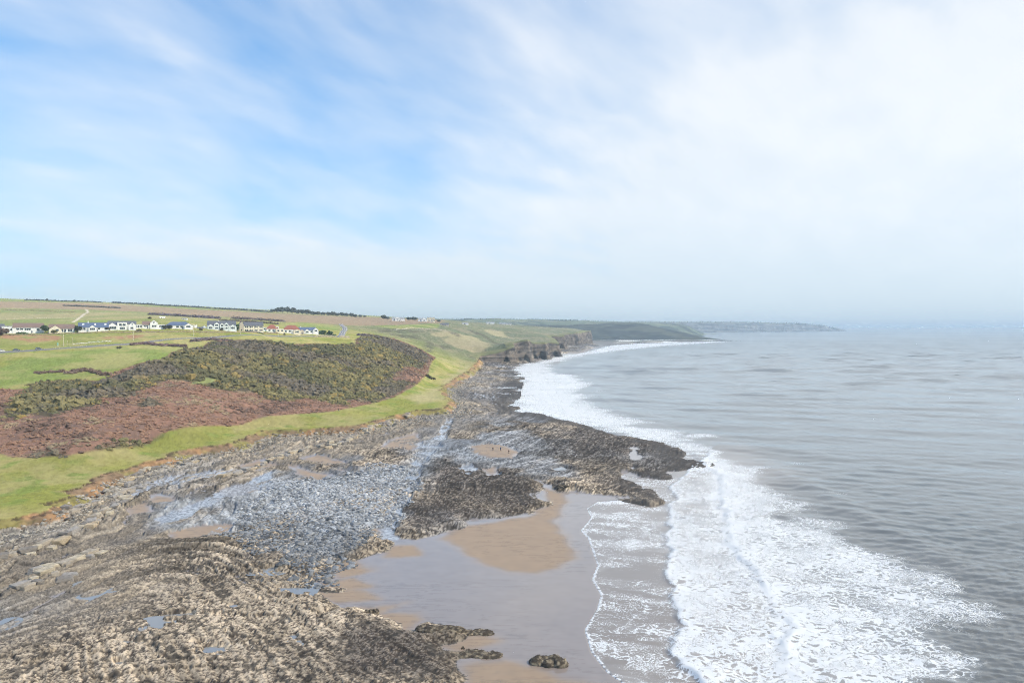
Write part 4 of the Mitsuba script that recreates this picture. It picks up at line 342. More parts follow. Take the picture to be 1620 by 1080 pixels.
sub = [poly(p) for p in PLAN['sand_patch']]
d_patch = sdist(shapely.union_all(sub), pt) + 1.4 + (f2(x * 0.3, y * 0.3, 3, 58) - 0.5) * 3
d_chan = sdist(union(PLAN['channels']), pt, 60.0) + (f2(x * 0.25, y * 0.2, 3, 270) - 0.5) * 5
d_pool = sdist(union(PLAN['pools']), pt) - 0.4 + (f2(x * 0.38, y * 0.38, 4, 59) - 0.5) * 4.5
d_stone = sdist(shapely.union_all([poly(PLAN['stones']), poly(PLAN['stones2'])]), pt)
smoothz = sstep(-2, 5, d_stone)
lay = nrm_s + 0.25 * x + 6 * f2(x * 0.02, y * 0.02, 2, 60) + 20 * (f2(x * 0.012, y * 0.012, 2, 260) - 0.5)
lay = lay + 1.1 * (y - 240) * sstep(28, 75, nrm_s) * sstep(265, 175, y)
lin_m = 0.40 + 0.60 * sstep(0.35, 0.6, f2(x * 0.028, y * 0.022, 3, 261))
bedding = np.abs(((lay / 2.6) % 1) - 0.5) * 2
lin = 0.6 * f2(lay * 0.42, along * 0.030 + 5, 4, 251) + 0.4 * f2(lay * 1.3, along * 0.09, 3, 252)
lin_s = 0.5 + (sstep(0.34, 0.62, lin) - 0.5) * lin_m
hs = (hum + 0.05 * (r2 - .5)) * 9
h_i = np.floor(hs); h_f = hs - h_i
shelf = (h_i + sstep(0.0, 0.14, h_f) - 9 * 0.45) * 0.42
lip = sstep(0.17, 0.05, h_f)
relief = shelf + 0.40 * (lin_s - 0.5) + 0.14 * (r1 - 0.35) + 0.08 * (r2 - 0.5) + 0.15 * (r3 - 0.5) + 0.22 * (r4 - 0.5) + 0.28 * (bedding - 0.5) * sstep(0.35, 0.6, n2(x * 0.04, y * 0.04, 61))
relief = lerp(relief, 0.45 * (hum - 0.4) + bed_h + 0.12 * (r4 - 0.5) + 0.12 * (r3 - .5), 0.9 * bedded)
relief = relief * (1 - 0.6 * smoothz)
relief = relief * (1 - 0.45 * weed_) + 2.0 * (f2(x * 0.03, y * 0.018, 3, 223) - 0.5) * sstep(430, 650, y)
relief = relief * (1 - 0.75 * sstep(-1.2, 0.6, d_pool))
rock_h = (1.15 - 0.3 * weed_) * sstep(-5, 5, rr) - 0.48 + 0.26 * weed_ * sstep(0, 3, d_rock) + relief * sstep(-3, 4, rr)
rock_h = rock_h - 1.2 * sstep(-0.8, 0.8, d_patch) - 1.0 * sstep(-0.6, 0.9, d_chan)
rock_h = rock_h + ledge_zone * 0.45 * ((np.floor(st) + 1) - st - 0.4) * 1.6
is_rock = (rock_h > 0)
z_rk = lerp(z_shore, np.maximum(z_shore, 0.12), sstep(-2, 3, d_rock))
z_sh = z_rk + np.maximum(rock_h, 0)
z_sand_ripple = 0.03 * (f2(x * 0.8, y * 0.8, 2, 62) - 0.5) + 0.16 * (f2(x * 0.04, y * 0.06, 2, 63) - 0.5) * sstep(0, 6, -ds)
z_sh = np.where(is_rock, z_sh, z_shore + z_sand_ripple)
z_sh = z_sh - 0.6 * sstep(-0.9, 0.9, d_pool)
# the level sandy spot where people walk
d_spot = sdist(poly(PLAN['sand_patch'][3]), pt, 40.0) + (f2(x * 0.3, y * 0.3, 2, 291) - 0.5) * 2
z_sh = lerp(z_sh, z_shore + 0.75, sstep(-2.5, 1.0, d_spot))
is_rock = is_rock & ~(d_spot > 0)
# land above the bank
z_land = base_height(pt)
z_land = lerp(edge_z, z_land, sstep(0, 30, dl))
z_land += (f2(x * 0.02, y * 0.02, 3, 3) - 0.5) * 2.2 * sstep(5, 60, dl) + (n2(x * 0.25, y * 0.25, 4) - 0.5) * 0.35
bank_w = lerp(4.0 + 8.0 * f2(x * 0.06, y * 0.06, 2, 64), 1.0, cliff)
bt = np.clip((dlr + bank_w) / bank_w, 0, 1)
bank = bt ** 0.8 * (1 - 0.25 * (n2(x * 0.8, y * 0.8, 65) - 0.5) * (bt < 1))
z = np.where(dlr >= 0, z_land, lerp(z_sh, np.maximum(z_land - 0.35, z_sh), np.clip(bank, 0, 1)))
cls = np.where(dlr >= 0, 0, np.where(dlr > -bank_w, 1, np.where(is_rock, 2, 3)))   # 0 grass 1 bank 2 rock 3 sand

# ---- land cover colours (what grows there)
def cover(p, edge_soft=3.0, n=None):
    return sstep(-edge_soft, edge_soft, p if n is None else p + n)


nn1 = f2(x * 0.03, y * 0.03, 4, 71); nn2 = f2(x * 0.15, y * 0.15, 3, 72); nn3 = n2(x * 0.9, y * 0.9, 73); nn4 = f2(x * 0.007, y * 0.004, 3, 74)
wob = (nn1 - 0.5) * 14
L = np.nonzero(cls <= 1)[0]


def land_field(name, soft, scale=1.0):
    out = np.full(len(x), -50.0)
    ps = PLAN[name]
    g = union(ps) if isinstance(ps[0][0], list) else poly(ps)
    out[L] = sdist(g, pt[L], 200.0)
    return sstep(-soft, soft, out + wob * scale)


A3 = lambda *c: np.array(c)[None, :]
grass = lerp(A3(0.20, 0.205, 0.055), A3(0.29, 0.255, 0.105), sstep(0.35, 0.7, nn1)[:, None])
grass = lerp(grass, A3(0.30, 0.26, 0.13), (0.55 * sstep(0.5, 0.72, f2(x * 0.06, y * 0.05, 4, 254)))[:, None])
grass = lerp(grass, A3(0.14, 0.185, 0.048), (0.75 * sstep(0.5, 0.75, nn2))[:, None])
inl = sstep(150, 500, dl)
grass = lerp(grass, lerp(A3(0.15, 0.175, 0.08), A3(0.24, 0.21, 0.13), sstep(0.4, 0.65, nn4)[:, None]), (0.75 * inl)[:, None])
cliffland = sstep(900, 1200, y) * sstep(-420, -150, x)
grass = lerp(grass, lerp(A3(0.12, 0.135, 0.08), A3(0.205, 0.18, 0.125), sstep(0.4, 0.7, 0.5 * nn1 + 0.5 * nn2)[:, None]), cliffland[:, None])
col = grass
b = land_field('bright', 5, 0.3); col = lerp(col, lerp(A3(0.155, 0.20, 0.06), A3(0.25, 0.245, 0.10), sstep(0.42, 0.62, nn1)[:, None]), (0.8 * b)[:, None])
b = land_field('tan', 6); col = lerp(col, A3(0.33, 0.28, 0.17), (0.6 * b)[:, None])
b = land_field('moor', 8); col = lerp(col, lerp(A3(0.27, 0.19, 0.135), A3(0.20, 0.15, 0.11), nn2[:, None]), (0.85 * b)[:, None])
for nm in ('moor2', 'moor3'):
    b = land_field(nm, 3, 0.3); col = lerp(col, A3(0.30, 0.155, 0.11), (0.8 * b * sstep(0.3, 0.5, nn2))[:, None])
b = land_field('dark_scrub', 5); col = lerp(col, A3(0.075, 0.075, 0.055), (0.8 * b * sstep(0.25, 0.55, nn2))[:, None])
scrub = land_field('scrub', 1.2, 0.12); col = lerp(col, lerp(A3(0.23, 0.135, 0.10), A3(0.16, 0.105, 0.085), sstep(0.35, 0.7, nn2)[:, None]), scrub[:, None])
gor = land_field('gorse', 2.0, 0.3); col = lerp(col, A3(0.07, 0.065, 0.045), (0.9 * gor)[:, None])
b = land_field('lone_grass', 3, 0.3); col = lerp(col, A3(0.2, 0.22, 0.09), b[:, None])
for nm, w in (('track', 1.5), ('path2', 1.6)):
    ls = PLAN[nm] if isinstance(PLAN[nm][0][0], list) else [PLAN[nm]]
    dd = cKDTree(np.vstack([dens(l, 1.0) for l in ls])).query(pt[L])[0]
    t = np.zeros(len(x)); t[L] = sstep(w + 1.2, w - 0.6, dd)
    col = lerp(col, A3(0.38, 0.34, 0.27), t[:, None])
tuft = 0.72 + 0.56 * (0.55 * nn3 + 0.45 * n2(x * 3.1, y * 2.2, 75))
col = col * tuft[:, None]
# a worn edge along the top of the bank
worn = sstep(3.0, 0.0, dlr) * (1 - cliff) * sstep(0.45, 0.7, nn2)
col = lerp(col, A3(0.27, 0.22, 0.11), (0.7 * worn)[:, None])
# bank: orange earth over rubble
bk = lerp(A3(0.31, 0.185, 0.10), A3(0.20, 0.14, 0.09), sstep(0.35, 0.65, nn2)[:, None])
bk = lerp(bk, A3(0.21, 0.19, 0.07), (0.85 * sstep(0.46, 0.6, f2(x * 0.09, y * 0.09, 3, 76)))[:, None])
bk = lerp(bk, A3(0.36, 0.33, 0.29), (sstep(0.10, 0.0, bt) * 0.8)[:, None])
bk = lerp(bk, A3(0.06, 0.045, 0.035), (0.85 * sstep(0.80, 0.92, bt) * sstep(0.3, 0.5, n2(x * 0.35, y * 0.35, 214)))[:, None])  # dark topsoil band, also painting in the shade under the turf overhang
bk = bk * (0.65 + 0.7 * nn3)[:, None]
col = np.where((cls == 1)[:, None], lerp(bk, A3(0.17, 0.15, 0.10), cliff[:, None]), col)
# rock: pale barnacled tops, dark weed and wet hollows, blue-grey cobbles
S = cls >= 2
d_pale = sdist(union(PLAN['pale']), pt, 80.0) + (nn1 - 0.5) * 26
d_weed = sdist(union(PLAN['weed']), pt, 80.0) + (nn1 - 0.5) * 18
pale = sstep(-5, 6, d_pale); weed = sstep(-4, 6, d_weed) * (0.30 + 0.70 * sstep(0.36, 0.58, f2(x * 0.045, y * 0.022, 4, 250)))
tops = sstep(0.33, 0.66, 0.12 * r1 + 0.14 * r2 + 0.27 * r3 + 0.34 * r4 + 0.13 * f2(x * 0.12, y * 0.1, 3, 220) - 0.0)
spk = n2(x * 7.3 + 3 * r3, y * 6.6, 77)
tanr = lerp(A3(0.056, 0.045, 0.037), A3(0.365, 0.30, 0.225), sstep(0.30, 0.74, 0.48 * spk + 0.34 * tops + 0.18 * r3)[:, None])
weedr = lerp(A3(0.048, 0.040, 0.035), A3(0.20, 0.17, 0.145), (sstep(0.45, 0.8, tops * (0.3 + 0.9 * spk)))[:, None])
paler = lerp(A3(0.11, 0.12, 0.135), A3(0.42, 0.45, 0.49), (0.30 * tops + 0.70 * sstep(0.25, 0.75, 0.5 * spk + 0.5 * r2))[:, None])
greyr = lerp(A3(0.050, 0.048, 0.050), A3(0.30, 0.285, 0.275), sstep(0.28, 0.78, 0.5 * spk + 0.34 * tops + 0.16 * r3)[:, None])
warm = sstep(0.28, 0.52, f2(x * 0.025, y * 0.02, 3, 78) + 0.25 * sstep(240, 150, y) + 0.1 * sstep(45, 20, nrm_s))
tone = f2(x * 0.035 + 3, y * 0.03, 4, 221)
rk = lerp(greyr, tanr, warm[:, None])
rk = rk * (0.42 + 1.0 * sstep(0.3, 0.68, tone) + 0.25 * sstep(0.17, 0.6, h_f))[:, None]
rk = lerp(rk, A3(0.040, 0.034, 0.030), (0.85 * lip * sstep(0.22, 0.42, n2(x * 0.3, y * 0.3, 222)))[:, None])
rk = lerp(rk, weedr, (0.9 * weed)[:, None])
wetp = sstep(0.50, 0.60, f2(x * 0.035 + 7, y * 0.028, 3, 253)) * sstep(20, 34, nrm_s) * sstep(95, 75, nrm_s) * sstep(170, 215, y)
rk = lerp(rk, A3(0.155, 0.165, 0.185) * (0.75 + 0.5 * lin_s)[:, None], (0.8 * wetp)[:, None])
pale_c = lerp(paler, greyr * 1.25, (0.6 * sstep(-30, 5, x))[:, None])
rk = lerp(rk, pale_c, (0.92 * pale * (1 - 0.5 * weed) * sstep(0.25, 0.5, f2(x * 0.06, y * 0.05, 4, 213)))[:, None])
bedc = lerp(A3(0.11, 0.10, 0.095), A3(0.36, 0.30, 0.225), (0.25 * spk + 0.75 * cell)[:, None]) * (0.8 + 0.4 * r4)[:, None]
bedc = bedc * (0.62 + 0.76 * spk)[:, None]
bedc = lerp(bedc, A3(0.20, 0.205, 0.215) * (0.6 + 0.8 * spk)[:, None], (0.5 * sstep(0.45, 0.65, f2(x * 0.03, y * 0.03, 3, 209)))[:, None])
bedc = lerp(bedc, A3(0.045, 0.04, 0.036), (0.75 * crack * sstep(0.25, 0.5, n2(x * .7, y * .7, 210)))[:, None])
rk = lerp(rk, bedc, (0.9 * bedded * (1 - 0.75 * pale) * (1 - 0.8 * weed))[:, None])
dm = sstep(0.48, 0.62, f2(x * 0.02, y * 0.011, 4, 211)) * sstep(380, 560, y)
rk = lerp(rk, A3(0.085, 0.08, 0.08) * (0.6 + 0.9 * tops)[:, None], (0.75 * dm)[:, None])
fis = np.abs(2 * f2(x * 0.22, y * 0.18, 4, 212) - 1)
rk = lerp(rk, A3(0.05, 0.045, 0.04), (0.8 * sstep(0.10, 0.02, fis) * (1 - bedded) * (1 - 0.7 * pale))[:, None])
rk = rk * (0.55 + 0.72 * lin_s)[:, None]
rk = lerp(rk, A3(0.035, 0.031, 0.028), (0.65 * sstep(0.10, 0.0, np.abs(lin - 0.46)) * sstep(0.035, 0.0, np.abs(lin - 0.46)) * lin_m * (1 - 0.6 * pale))[:, None])
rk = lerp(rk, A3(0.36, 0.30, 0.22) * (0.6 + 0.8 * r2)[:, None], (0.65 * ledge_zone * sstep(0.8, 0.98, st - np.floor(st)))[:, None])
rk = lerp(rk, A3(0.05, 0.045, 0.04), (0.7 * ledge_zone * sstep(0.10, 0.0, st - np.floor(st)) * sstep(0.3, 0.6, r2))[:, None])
rk = lerp(rk, A3(0.09, 0.095, 0.10), (0.6 * sstep(0.3, -0.3, rock_h) * sstep(0, 3, -ds))[:, None])
rk = lerp(rk, A3(0.07, 0.065, 0.062), (0.7 * sstep(9, 1, -ds + 14 * (nn2 - 0.5)))[:, None])
# sand: dry banks, wet mirror flats
d_dry = sdist(union(PLAN['dry_sand'] + PLAN['sand_patch']), pt, 80.0) + (f2(x * 0.12, y * 0.12, 3, 79) - 0.5) * 5
dry = sstep(-3.2, 2.6, d_dry)
sand = lerp(A3(0.232, 0.198, 0.184), A3(0.285, 0.203, 0.135), dry[:, None]) * (0.93 + 0.14 * f2(x * 0.35, y * 0.5, 3, 80))[:, None]
rill = np.abs(2 * f2(x * 0.10 + 0.6 * f2(x * .08, y * .08, 2, 231), y * 0.75 + 0.5 * f2(x * .2, y * .2, 2, 232), 4, 230) - 1)
sand = lerp(sand, lerp(A3(0.12, 0.125, 0.14), A3(0.40, 0.41, 0.43), sstep(0.3, 0.7, 0.6 * lin + 0.4 * n2(x * 2.2, y * 1.8, 280))[:, None]), (0.85 * sstep(-1, 1, d_chan))[:, None])
sand = sand * (1 - 0.16 * sstep(0.10, 0.02, rill) * sstep(0.35, 0.6, f2(x * 0.04, y * 0.05, 2, 233)))[:, None]
sand = lerp(sand, A3(0.12, 0.115, 0.10), (0.45 * sstep(0.62, 0.8, f2(x * 0.4, y * 1.6, 3, 81)) * sstep(-9, 0, rr))[:, None])
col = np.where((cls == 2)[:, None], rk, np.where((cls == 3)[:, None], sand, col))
wet = np.where(cls == 3, np.maximum(1 - dry, 0.62 * sstep(-1, 1, d_chan)) * (1 - 0.38 * sstep(-1, 1, d_chan)), 0.0)

full_v = np.zeros((len(XY), 3)); full_v[:, :2] = XY; full_v[ix, 2] = z
full_c = np.zeros((len(XY), 3)); full_c[ix] = np.clip(col, 0.01, 0.9)
full_u = np.zeros((len(XY), 2)); full_u[ix, 0] = wet
full_k = np.full(len(XY), -1); full_k[ix] = cls
FQ = faces(SH, keepv)
FQ = FQ[(full_k[FQ] >= 0).all(1)]
kf = np.max(full_k[FQ], 1)
kf = np.where((full_k[FQ] == 1).any(1) & (kf > 1), 1, kf)
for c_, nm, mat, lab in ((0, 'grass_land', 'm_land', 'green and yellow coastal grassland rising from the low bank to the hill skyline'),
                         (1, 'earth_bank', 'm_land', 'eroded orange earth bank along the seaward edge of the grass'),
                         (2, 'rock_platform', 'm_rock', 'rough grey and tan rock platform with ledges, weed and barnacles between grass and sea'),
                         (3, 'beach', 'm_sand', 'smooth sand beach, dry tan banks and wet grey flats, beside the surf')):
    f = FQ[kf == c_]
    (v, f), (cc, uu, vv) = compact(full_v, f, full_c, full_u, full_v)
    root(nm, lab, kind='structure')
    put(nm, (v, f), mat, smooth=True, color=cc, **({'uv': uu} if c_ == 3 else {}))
HT = (XY[ix], z, cls)
_zt = cKDTree(XY[ix])


def surf_z(px, py):
    return z[_zt.query(np.stack([np.atleast_1d(px), np.atleast_1d(py)], 1))[1]]


# ------------------------------------------------------------------ sea
us_s = US[US > -0.06]
us_s = np.concatenate([np.arange(-0.06, 0.725, 0.0019), np.linspace(0.73, 0.9, 24)])
YS2 = list(np.linspace(44, 90, 10)) + [92.0]
while YS2[-1] < 3300:
    YS2.append(YS2[-1] + min(0.8 * YS2[-1] ** 2 / 42400, 0.0068 * YS2[-1]))
YS2[-1] = 3300.0
SXY, SSH = grid(us_s, np.array(YS2))
sx, sy = SXY[:, 0], SXY[:, 1]
far_left = (sy > 1200)
sd = sdist(SEA, SXY)
kp = sd > -2.5
fo = np.array(PLAN['foam_outer']); sea_l = np.array(PLAN['sea'])
d_out = sdist(poly(np.vstack([fo, sea_l[::-1], [[0, 100]]])), SXY, 120.0)
b1 = np.array(PLAN['bore1']); b2 = np.array(PLAN['bore2'])
bore1_zone = sdist(poly(np.vstack([b1[::-1], sea_l[:17][::1], [[50, 300]]]).tolist()[::-1]), SXY, 60.0)


def side(line, y_):
    o = np.argsort(np.asarray(line)[:, 1])
    l = np.asarray(line)[o]
    return np.interp(y_, l[:, 1], l[:, 0])


wv1 = (f2(sx * 0.0 + sy * 0.09, sy * 0.0, 3, 91) - 0.5) * 5
e1 = sx - side(b1, sy) + wv1 + (n2(sx * 0.4, sy * 0.4, 92) - 0.5) * 1.6          # seaward of the first bore
e2 = sx - side(b2, sy) + wv1 * 0.9 + (f2(sx * 0.3, sy * 0.3, 3, 93) - 0.5) * 4.5
south = sstep(b1[:, 1].max() + 6, b1[:, 1].max() - 40, sy)
inner = south * sstep(0.8, -0.8, e1)                                  # thin swash sheet
d_o = d_out + (f2(sx * 0.05, sy * 0.05, 3, 94) - 0.5) * 26 * sstep(0, 40, sy - 80) + (f2(sx * 0.25, sy * 0.25, 3, 95) - 0.5) * 5
cov = (0.38 + 0.24 * f2(sx * 0.03, sy * 0.07, 3, 104)) * sstep(-4, 14, d_o) * (1 - inner)
cov = np.maximum(cov, (1 - inner) * 0.80 * sstep(300, 420, sy) * sstep(-8, 26, d_o))
cov = cov + (1 - inner) * south * (0.30 * np.exp(-(np.maximum(e1, 0) / 4.5)) + 0.30 * np.exp(-np.abs(e2) / 1.6) + 0.20 * np.exp(-np.maximum(e2, 0) / 9) * (e2 > 0)) * sstep(0, 3, d_o)
cov = cov - 0.22 * south * (1 - inner) * sstep(10, 3, np.abs(e2 + 12)) * sstep(170, 230, sy)
band = n2(sx * 0.02, sy * 0.05, 96)
cov = cov - 0.30 * sstep(0.6, 0.85, band) * sstep(260, 330, sy)
# thin lines left by earlier swashes
e_sw = sd * 0.45 + 0.30 * sy + (f2(sx * 0.05, sy * 0.07, 4, 97) - 0.5) * 22
lines = np.exp(-(((e_sw / (6.5 + 2 * n2(sy * 0.02, sy * 0, 98))) % 1) - 0.5) ** 2 / 0.004) * sstep(0.35, 0.65, f2(sx * 0.05, sy * 0.09, 3, 99))
sheet = 0.10 + 0.36 * sstep(0.38, 0.75, f2(sx * 0.06 + 0.05 * sy, sy * 0.26 + 0.06 * sx + 1.5 * f2(sx * .05, sy * .05, 2, 103), 4, 100)) * n2(sx * 0.03, sy * 0.02, 102) * 1.5 + 0.20 * lines
cov = cov + inner * np.clip(sheet, 0, 0.6) * sstep(0.0, 1.0, sd)
rim = np.exp(-((sd - 0.35) / 0.36) ** 2) * sstep(330, 260, sy)
cov = np.maximum(cov, rim * np.clip(0.30 + 1.1 * f2(sx * 0.16, sy * 0.16, 3, 240), 0, 1.05))
cov = np.maximum(cov, south * sstep(372, 350, sy) * np.exp(-((e1 - 0.3) / 0.6) ** 2) * 0.92 * sstep(0, 2, d_o + 4))
# a few shreds of foam out past the break
shred = sstep(0.66, 0.80, f2(sx * 0.03, sy * 0.05, 4, 101)) * sstep(-38, -4, d_o) * sstep(900, 400, sy)
cov = np.maximum(cov, 0.5 * shred)
cov = np.clip(cov, 0, 1.05)
depth = np.clip(sstep(0, 55, sd - 6) * (1 - inner), 0, 1)
depth = np.maximum(depth, sstep(260, 400, sy) * 0.85)
depth = np.minimum(depth, 1) * (0.74 + 0.26 * sstep(0, 60, -d_o))
# waves
row = np.minimum(0.8 * sy ** 2 / 42400, 0.0068 * sy)
rng = np.random.default_rng(7)
h = np.zeros(len(sx))
for k in range(46):
    lam = 1.5 * (14 / 1.5) ** (k / 45)
    th = math.radians(rng.normal(200, 46 if lam < 4 else 24))
    a = 0.0150 * lam ** 0.28 * (0.6 + 0.8 * rng.random())
    kx, ky = math.sin(th) * 2 * math.pi / lam, math.cos(th) * 2 * math.pi / lam
    fade = sstep(2.2, 4.0, lam / row)
    h += a * fade * np.sin(kx * sx + ky * sy + rng.random() * 6.28 + 2.6 * n2(sx / lam / 9, sy / lam / 4, 110 + k))
for k in range(22):
    lam = 14 * (75 / 14) ** (k / 21)
    th = math.radians(rng.normal(206, 26))
    a = 0.0020 * lam ** 0.95 * (0.6 + 0.8 * rng.random()) * (1 + 2.2 * sstep(350, 1000, sy))
    kx, ky = math.sin(th) * 2 * math.pi / lam, math.cos(th) * 2 * math.pi / lam
    h += a * sstep(2.2, 4.0, lam / row) * np.sin(kx * sx + ky * sy + rng.random() * 6.28 + 2.5 * n2(sx / lam / 4, sy / lam / 4, 160 + k)) * sstep(120, 420, sy)
h *= (0.55 + 0.9 * f2(sx * 0.008, sy * 0.008, 3, 111)) * sstep(-5, 60, -d_o + 40) * (1 - 0.92 * inner)
open_w = sstep(0, 30, -d_o)
for i, l in enumerate(PLAN['swell']):
    t = cKDTree(dens(l, 2.0)); q = t.query(SXY)[0]
    wd = (3.2, 4.0, 4.0, 3.0)[i] * (1 + sy / 500)
    h += np.exp(-(q / wd) ** 2) * (0.4, 0.4, 0.55, 0.25)[i] * (0.6 + 0.8 * n2(sx * 0.02, sy * 0.02, 120 + i))
# broken surf: lumpy foam and the steps of the two bores
surf = sstep(0, 6, d_o) * (1 - inner)
h += surf * (0.26 * (f2(sx * 0.45, sy * 0.45, 3, 112) - 0.5) + 0.3 * (n2(sx * 0.12, sy * 0.12, 113) - 0.5))
h += south * (0.5 * sstep(-1.4, 0.5, e1) * (0.5 + n2(sy * 0.12, sx * 0.12, 241)) * np.exp(-np.maximum(e1, 0) / 16) + 0.42 * sstep(-1.8, 1.0, e2) * (0.35 + 1.1 * n2(sy * 0.10, sx * 0.10, 242)) * np.exp(-np.maximum(e2, 0) / 9) * sstep(110, 140, sy))
sz = np.where(sd < 0, 0.02 + 0.6 * np.minimum(sd, 0), 0.03 + np.minimum(0.012 * sd, 0.5) + h * sstep(0, 5, sd))
sz = np.maximum(sz, np.where(sd > 0, 0.025, -9))
fs = faces(SSH, kp)
SV = np.stack([sx, sy, sz], 1); SUV = np.stack([cov, depth], 1)
(v, f), (uu,) = compact(SV, fs, SUV)
root('sea', 'grey-blue sea with rippled swell and white lacy surf along the shore', kind='structure')
put('sea', (v, f), 'm_water', smooth=True, uv=uu)
# the sea beyond, out to the horizon, and to both sides
def far_sheet():
    r = np.concatenate([np.geomspace(3290, 59000, 90)])
    a = np.linspace(-0.6, 1.75, 160)
    rr_, aa = np.meshgrid(r, a, indexing='ij')
    v = np.stack([np.sin(aa) * rr_, np.maximum(np.cos(aa) * rr_, -2000) , 0 * rr_ + 0.28], -1)
    v[0, :, 1] = 3290; v[0, :, 0] = np.tan(np.clip(a, -0.6, 1.35)) * 3290
    return v.reshape(-1, 3), r.shape[0], a.shape[0]


r_ = np.concatenate([[3290], np.geomspace(3500, 290000, 90)])
u_ = np.concatenate([np.linspace(-0.5, 0.9, 120), np.geomspace(0.95, 12, 14)])
uu_, yy_ = np.meshgrid(u_, r_)
v = np.stack([np.clip(uu_ * yy_, -145000, 290000), yy_, 0.28 + 0 * yy_], -1).reshape(-1, 3)
f = faces(uu_.shape, np.ones(len(v), bool))
put('sea__outer_sea', (v, f), 'm_farwater', smooth=True, uv=np.tile([0.0, 1.0], (len(v), 1)))
us2, ys2 = np.linspace(0.9, 12, 60), np.concatenate([np.linspace(44, 600, 44), np.geomspace(620, 3300, 30)])
SX2, sh2 = grid(us2, ys2)
v = np.stack([SX2[:, 0], SX2[:, 1], 0.25 + 0 * SX2[:, 0]], 1)
put('sea__side_sea', (v, faces(sh2, np.ones(len(v), bool))), 'm_farwater', smooth=True, uv=np.tile([0.0, 0.9], (len(v), 1)))

# rock pools
for p in PLAN['pools']:
    g = poly(p).buffer(2.6).simplify(0.1)
    g = max(g.geoms, key=lambda q: q.area) if hasattr(g, 'geoms') else g
    c = np.array(poly(p).centroid.coords[0])
    m = trimesh.creation.extrude_polygon(g, 0.05, engine='earcut')
    inside = shapely.contains_xy(poly(p), HT[0][:, 0], HT[0][:, 1])
    zz = np.percentile(HT[1][inside], 30) + 0.10 if inside.any() else float(surf_z(*c)[0])
    m.apply_translation([0, 0, zz])
    r = root('rock_pool', 'shallow blue rock pool in the rock platform', kind='structure')
    put(r, m, 'm_pool')

# ------------------------------------------------------------------ cliffs
i0 = 36
CE = EDGE[i0:-2]
cl = dens(CE, 1.6)
cs = np.concatenate([[0], np.cumsum(np.hypot(*np.diff(cl, axis=0).T))])
k_ = 9
sm = np.stack([ndi.gaussian_filter1d(cl[:, a], 2.5, mode='nearest') for a in (0, 1)], 1)
tg = np.gradient(sm, axis=0); tg /= np.linalg.norm(tg, axis=1, keepdims=True)
no = np.stack([tg[:, 1], -tg[:, 0]], 1)
rows = 26
tt = np.linspace(0, 1, rows)
ztop = ground_z(sm[:, 0] - no[:, 0] * 16, sm[:, 1] - no[:, 1] * 16) + 0.5
zedge = ground_z(sm[:, 0], sm[:, 1]) + (f2(cs * 0.05, cs * 0, 3, 131) - 0.5) * 5
CV, CC = [], []
_cv = [((24, 1239), 4.5, 13, 11), ((55, 1345), 8, 14, 13), ((-9, 1194), 4, 11, 9), ((40, 1343), 3, 8, 6), ((88, 1494), 6, 11, 9), ((12, 1237), 3, 7, 5), ((125, 1895), 9, 16, 10)]
CAVES = [(cs[np.argmin(np.hypot(*(sm - c_[0]).T))],) + c_[1:] for c_ in _cv]
for j in range(-4, rows):
    if j < 0:
        t = -j / 4
        off = -17 * t
        zz = lerp(zedge, ztop, t) + 0.15
        pos = sm + no * off
        c = lerp(A3(0.13, 0.15, 0.07), A3(0.20, 0.18, 0.10), f2(cs * 0.1, cs * 0 + j, 3, 132)[:, None])
    else:
        t = tt[j]
        zz = lerp(zedge, -1.0 + 0 * zedge, t)
        hgt = np.maximum(zedge, 4)
        colm = f2(cs * 0.11, cs * 0 + t * 1.2, 4, 133) - 0.5
        butt = (np.abs(2 * f2(cs * 0.06, cs * 0, 2, 134) - 1)) * 4
        bed = (n2(zz * 0.75 + cs * 0.01, cs * 0.02, 135) - 0.5) * 1.6
        off = 0.5 + 0.16 * hgt * t + colm * 3.2 * sstep(0, 0.15, t) + butt * sstep(0, 0.3, t) - 4 + bed * sstep(0.02, 0.1, t)
        off = off + 7 * sstep(0.86, 1.0, t) * f2(cs * 0.06, cs * 0, 2, 136)
        cave = 0
        for (cy, hw, hh, dp) in CAVES:
            arch = 1 - ((cs - cy) / hw) ** 2
            top = 1.0 + hh * np.sqrt(np.clip(arch, 0, 1))
            cave = np.maximum(cave, dp * sstep(0.0, 1.2, top - zz) * (arch > 0) * sstep(0, 0.3, arch))
        off = off - cave
        pos = sm + no * np.asarray(off)[:, None]
        lay_ = n2(zz * 1.3 + 0.4 * colm, cs * 0.015, 137)
        c = lerp(A3(0.045, 0.042, 0.042), A3(0.215, 0.175, 0.14), sstep(0.28, 0.72, 0.38 * lay_ + 0.62 * f2(cs * 0.10, zz * 0.16, 4, 138))[:, None])
        c = lerp(c, A3(0.16, 0.17, 0.08), (0.85 * sstep(0.10, 0.0, t + 0.04 * colm))[:, None])
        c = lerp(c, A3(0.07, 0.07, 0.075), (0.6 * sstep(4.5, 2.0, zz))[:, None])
    CV.append(np.column_stack([pos, zz])); CC.append(c)
CV, CC = np.array(CV), np.array(CC)
v = CV.reshape(-1, 3)
root('cliff', 'grey-brown layered sea cliffs with dark cave mouths below the far green slope', kind='structure')
put('cliff', (v, faces(CV.shape[:2], np.ones(len(v), bool))[:, ::-1]), 'm_rock', smooth=40 if False else True, color=np.clip(CC.reshape(-1, 3), 0.02, 0.8))

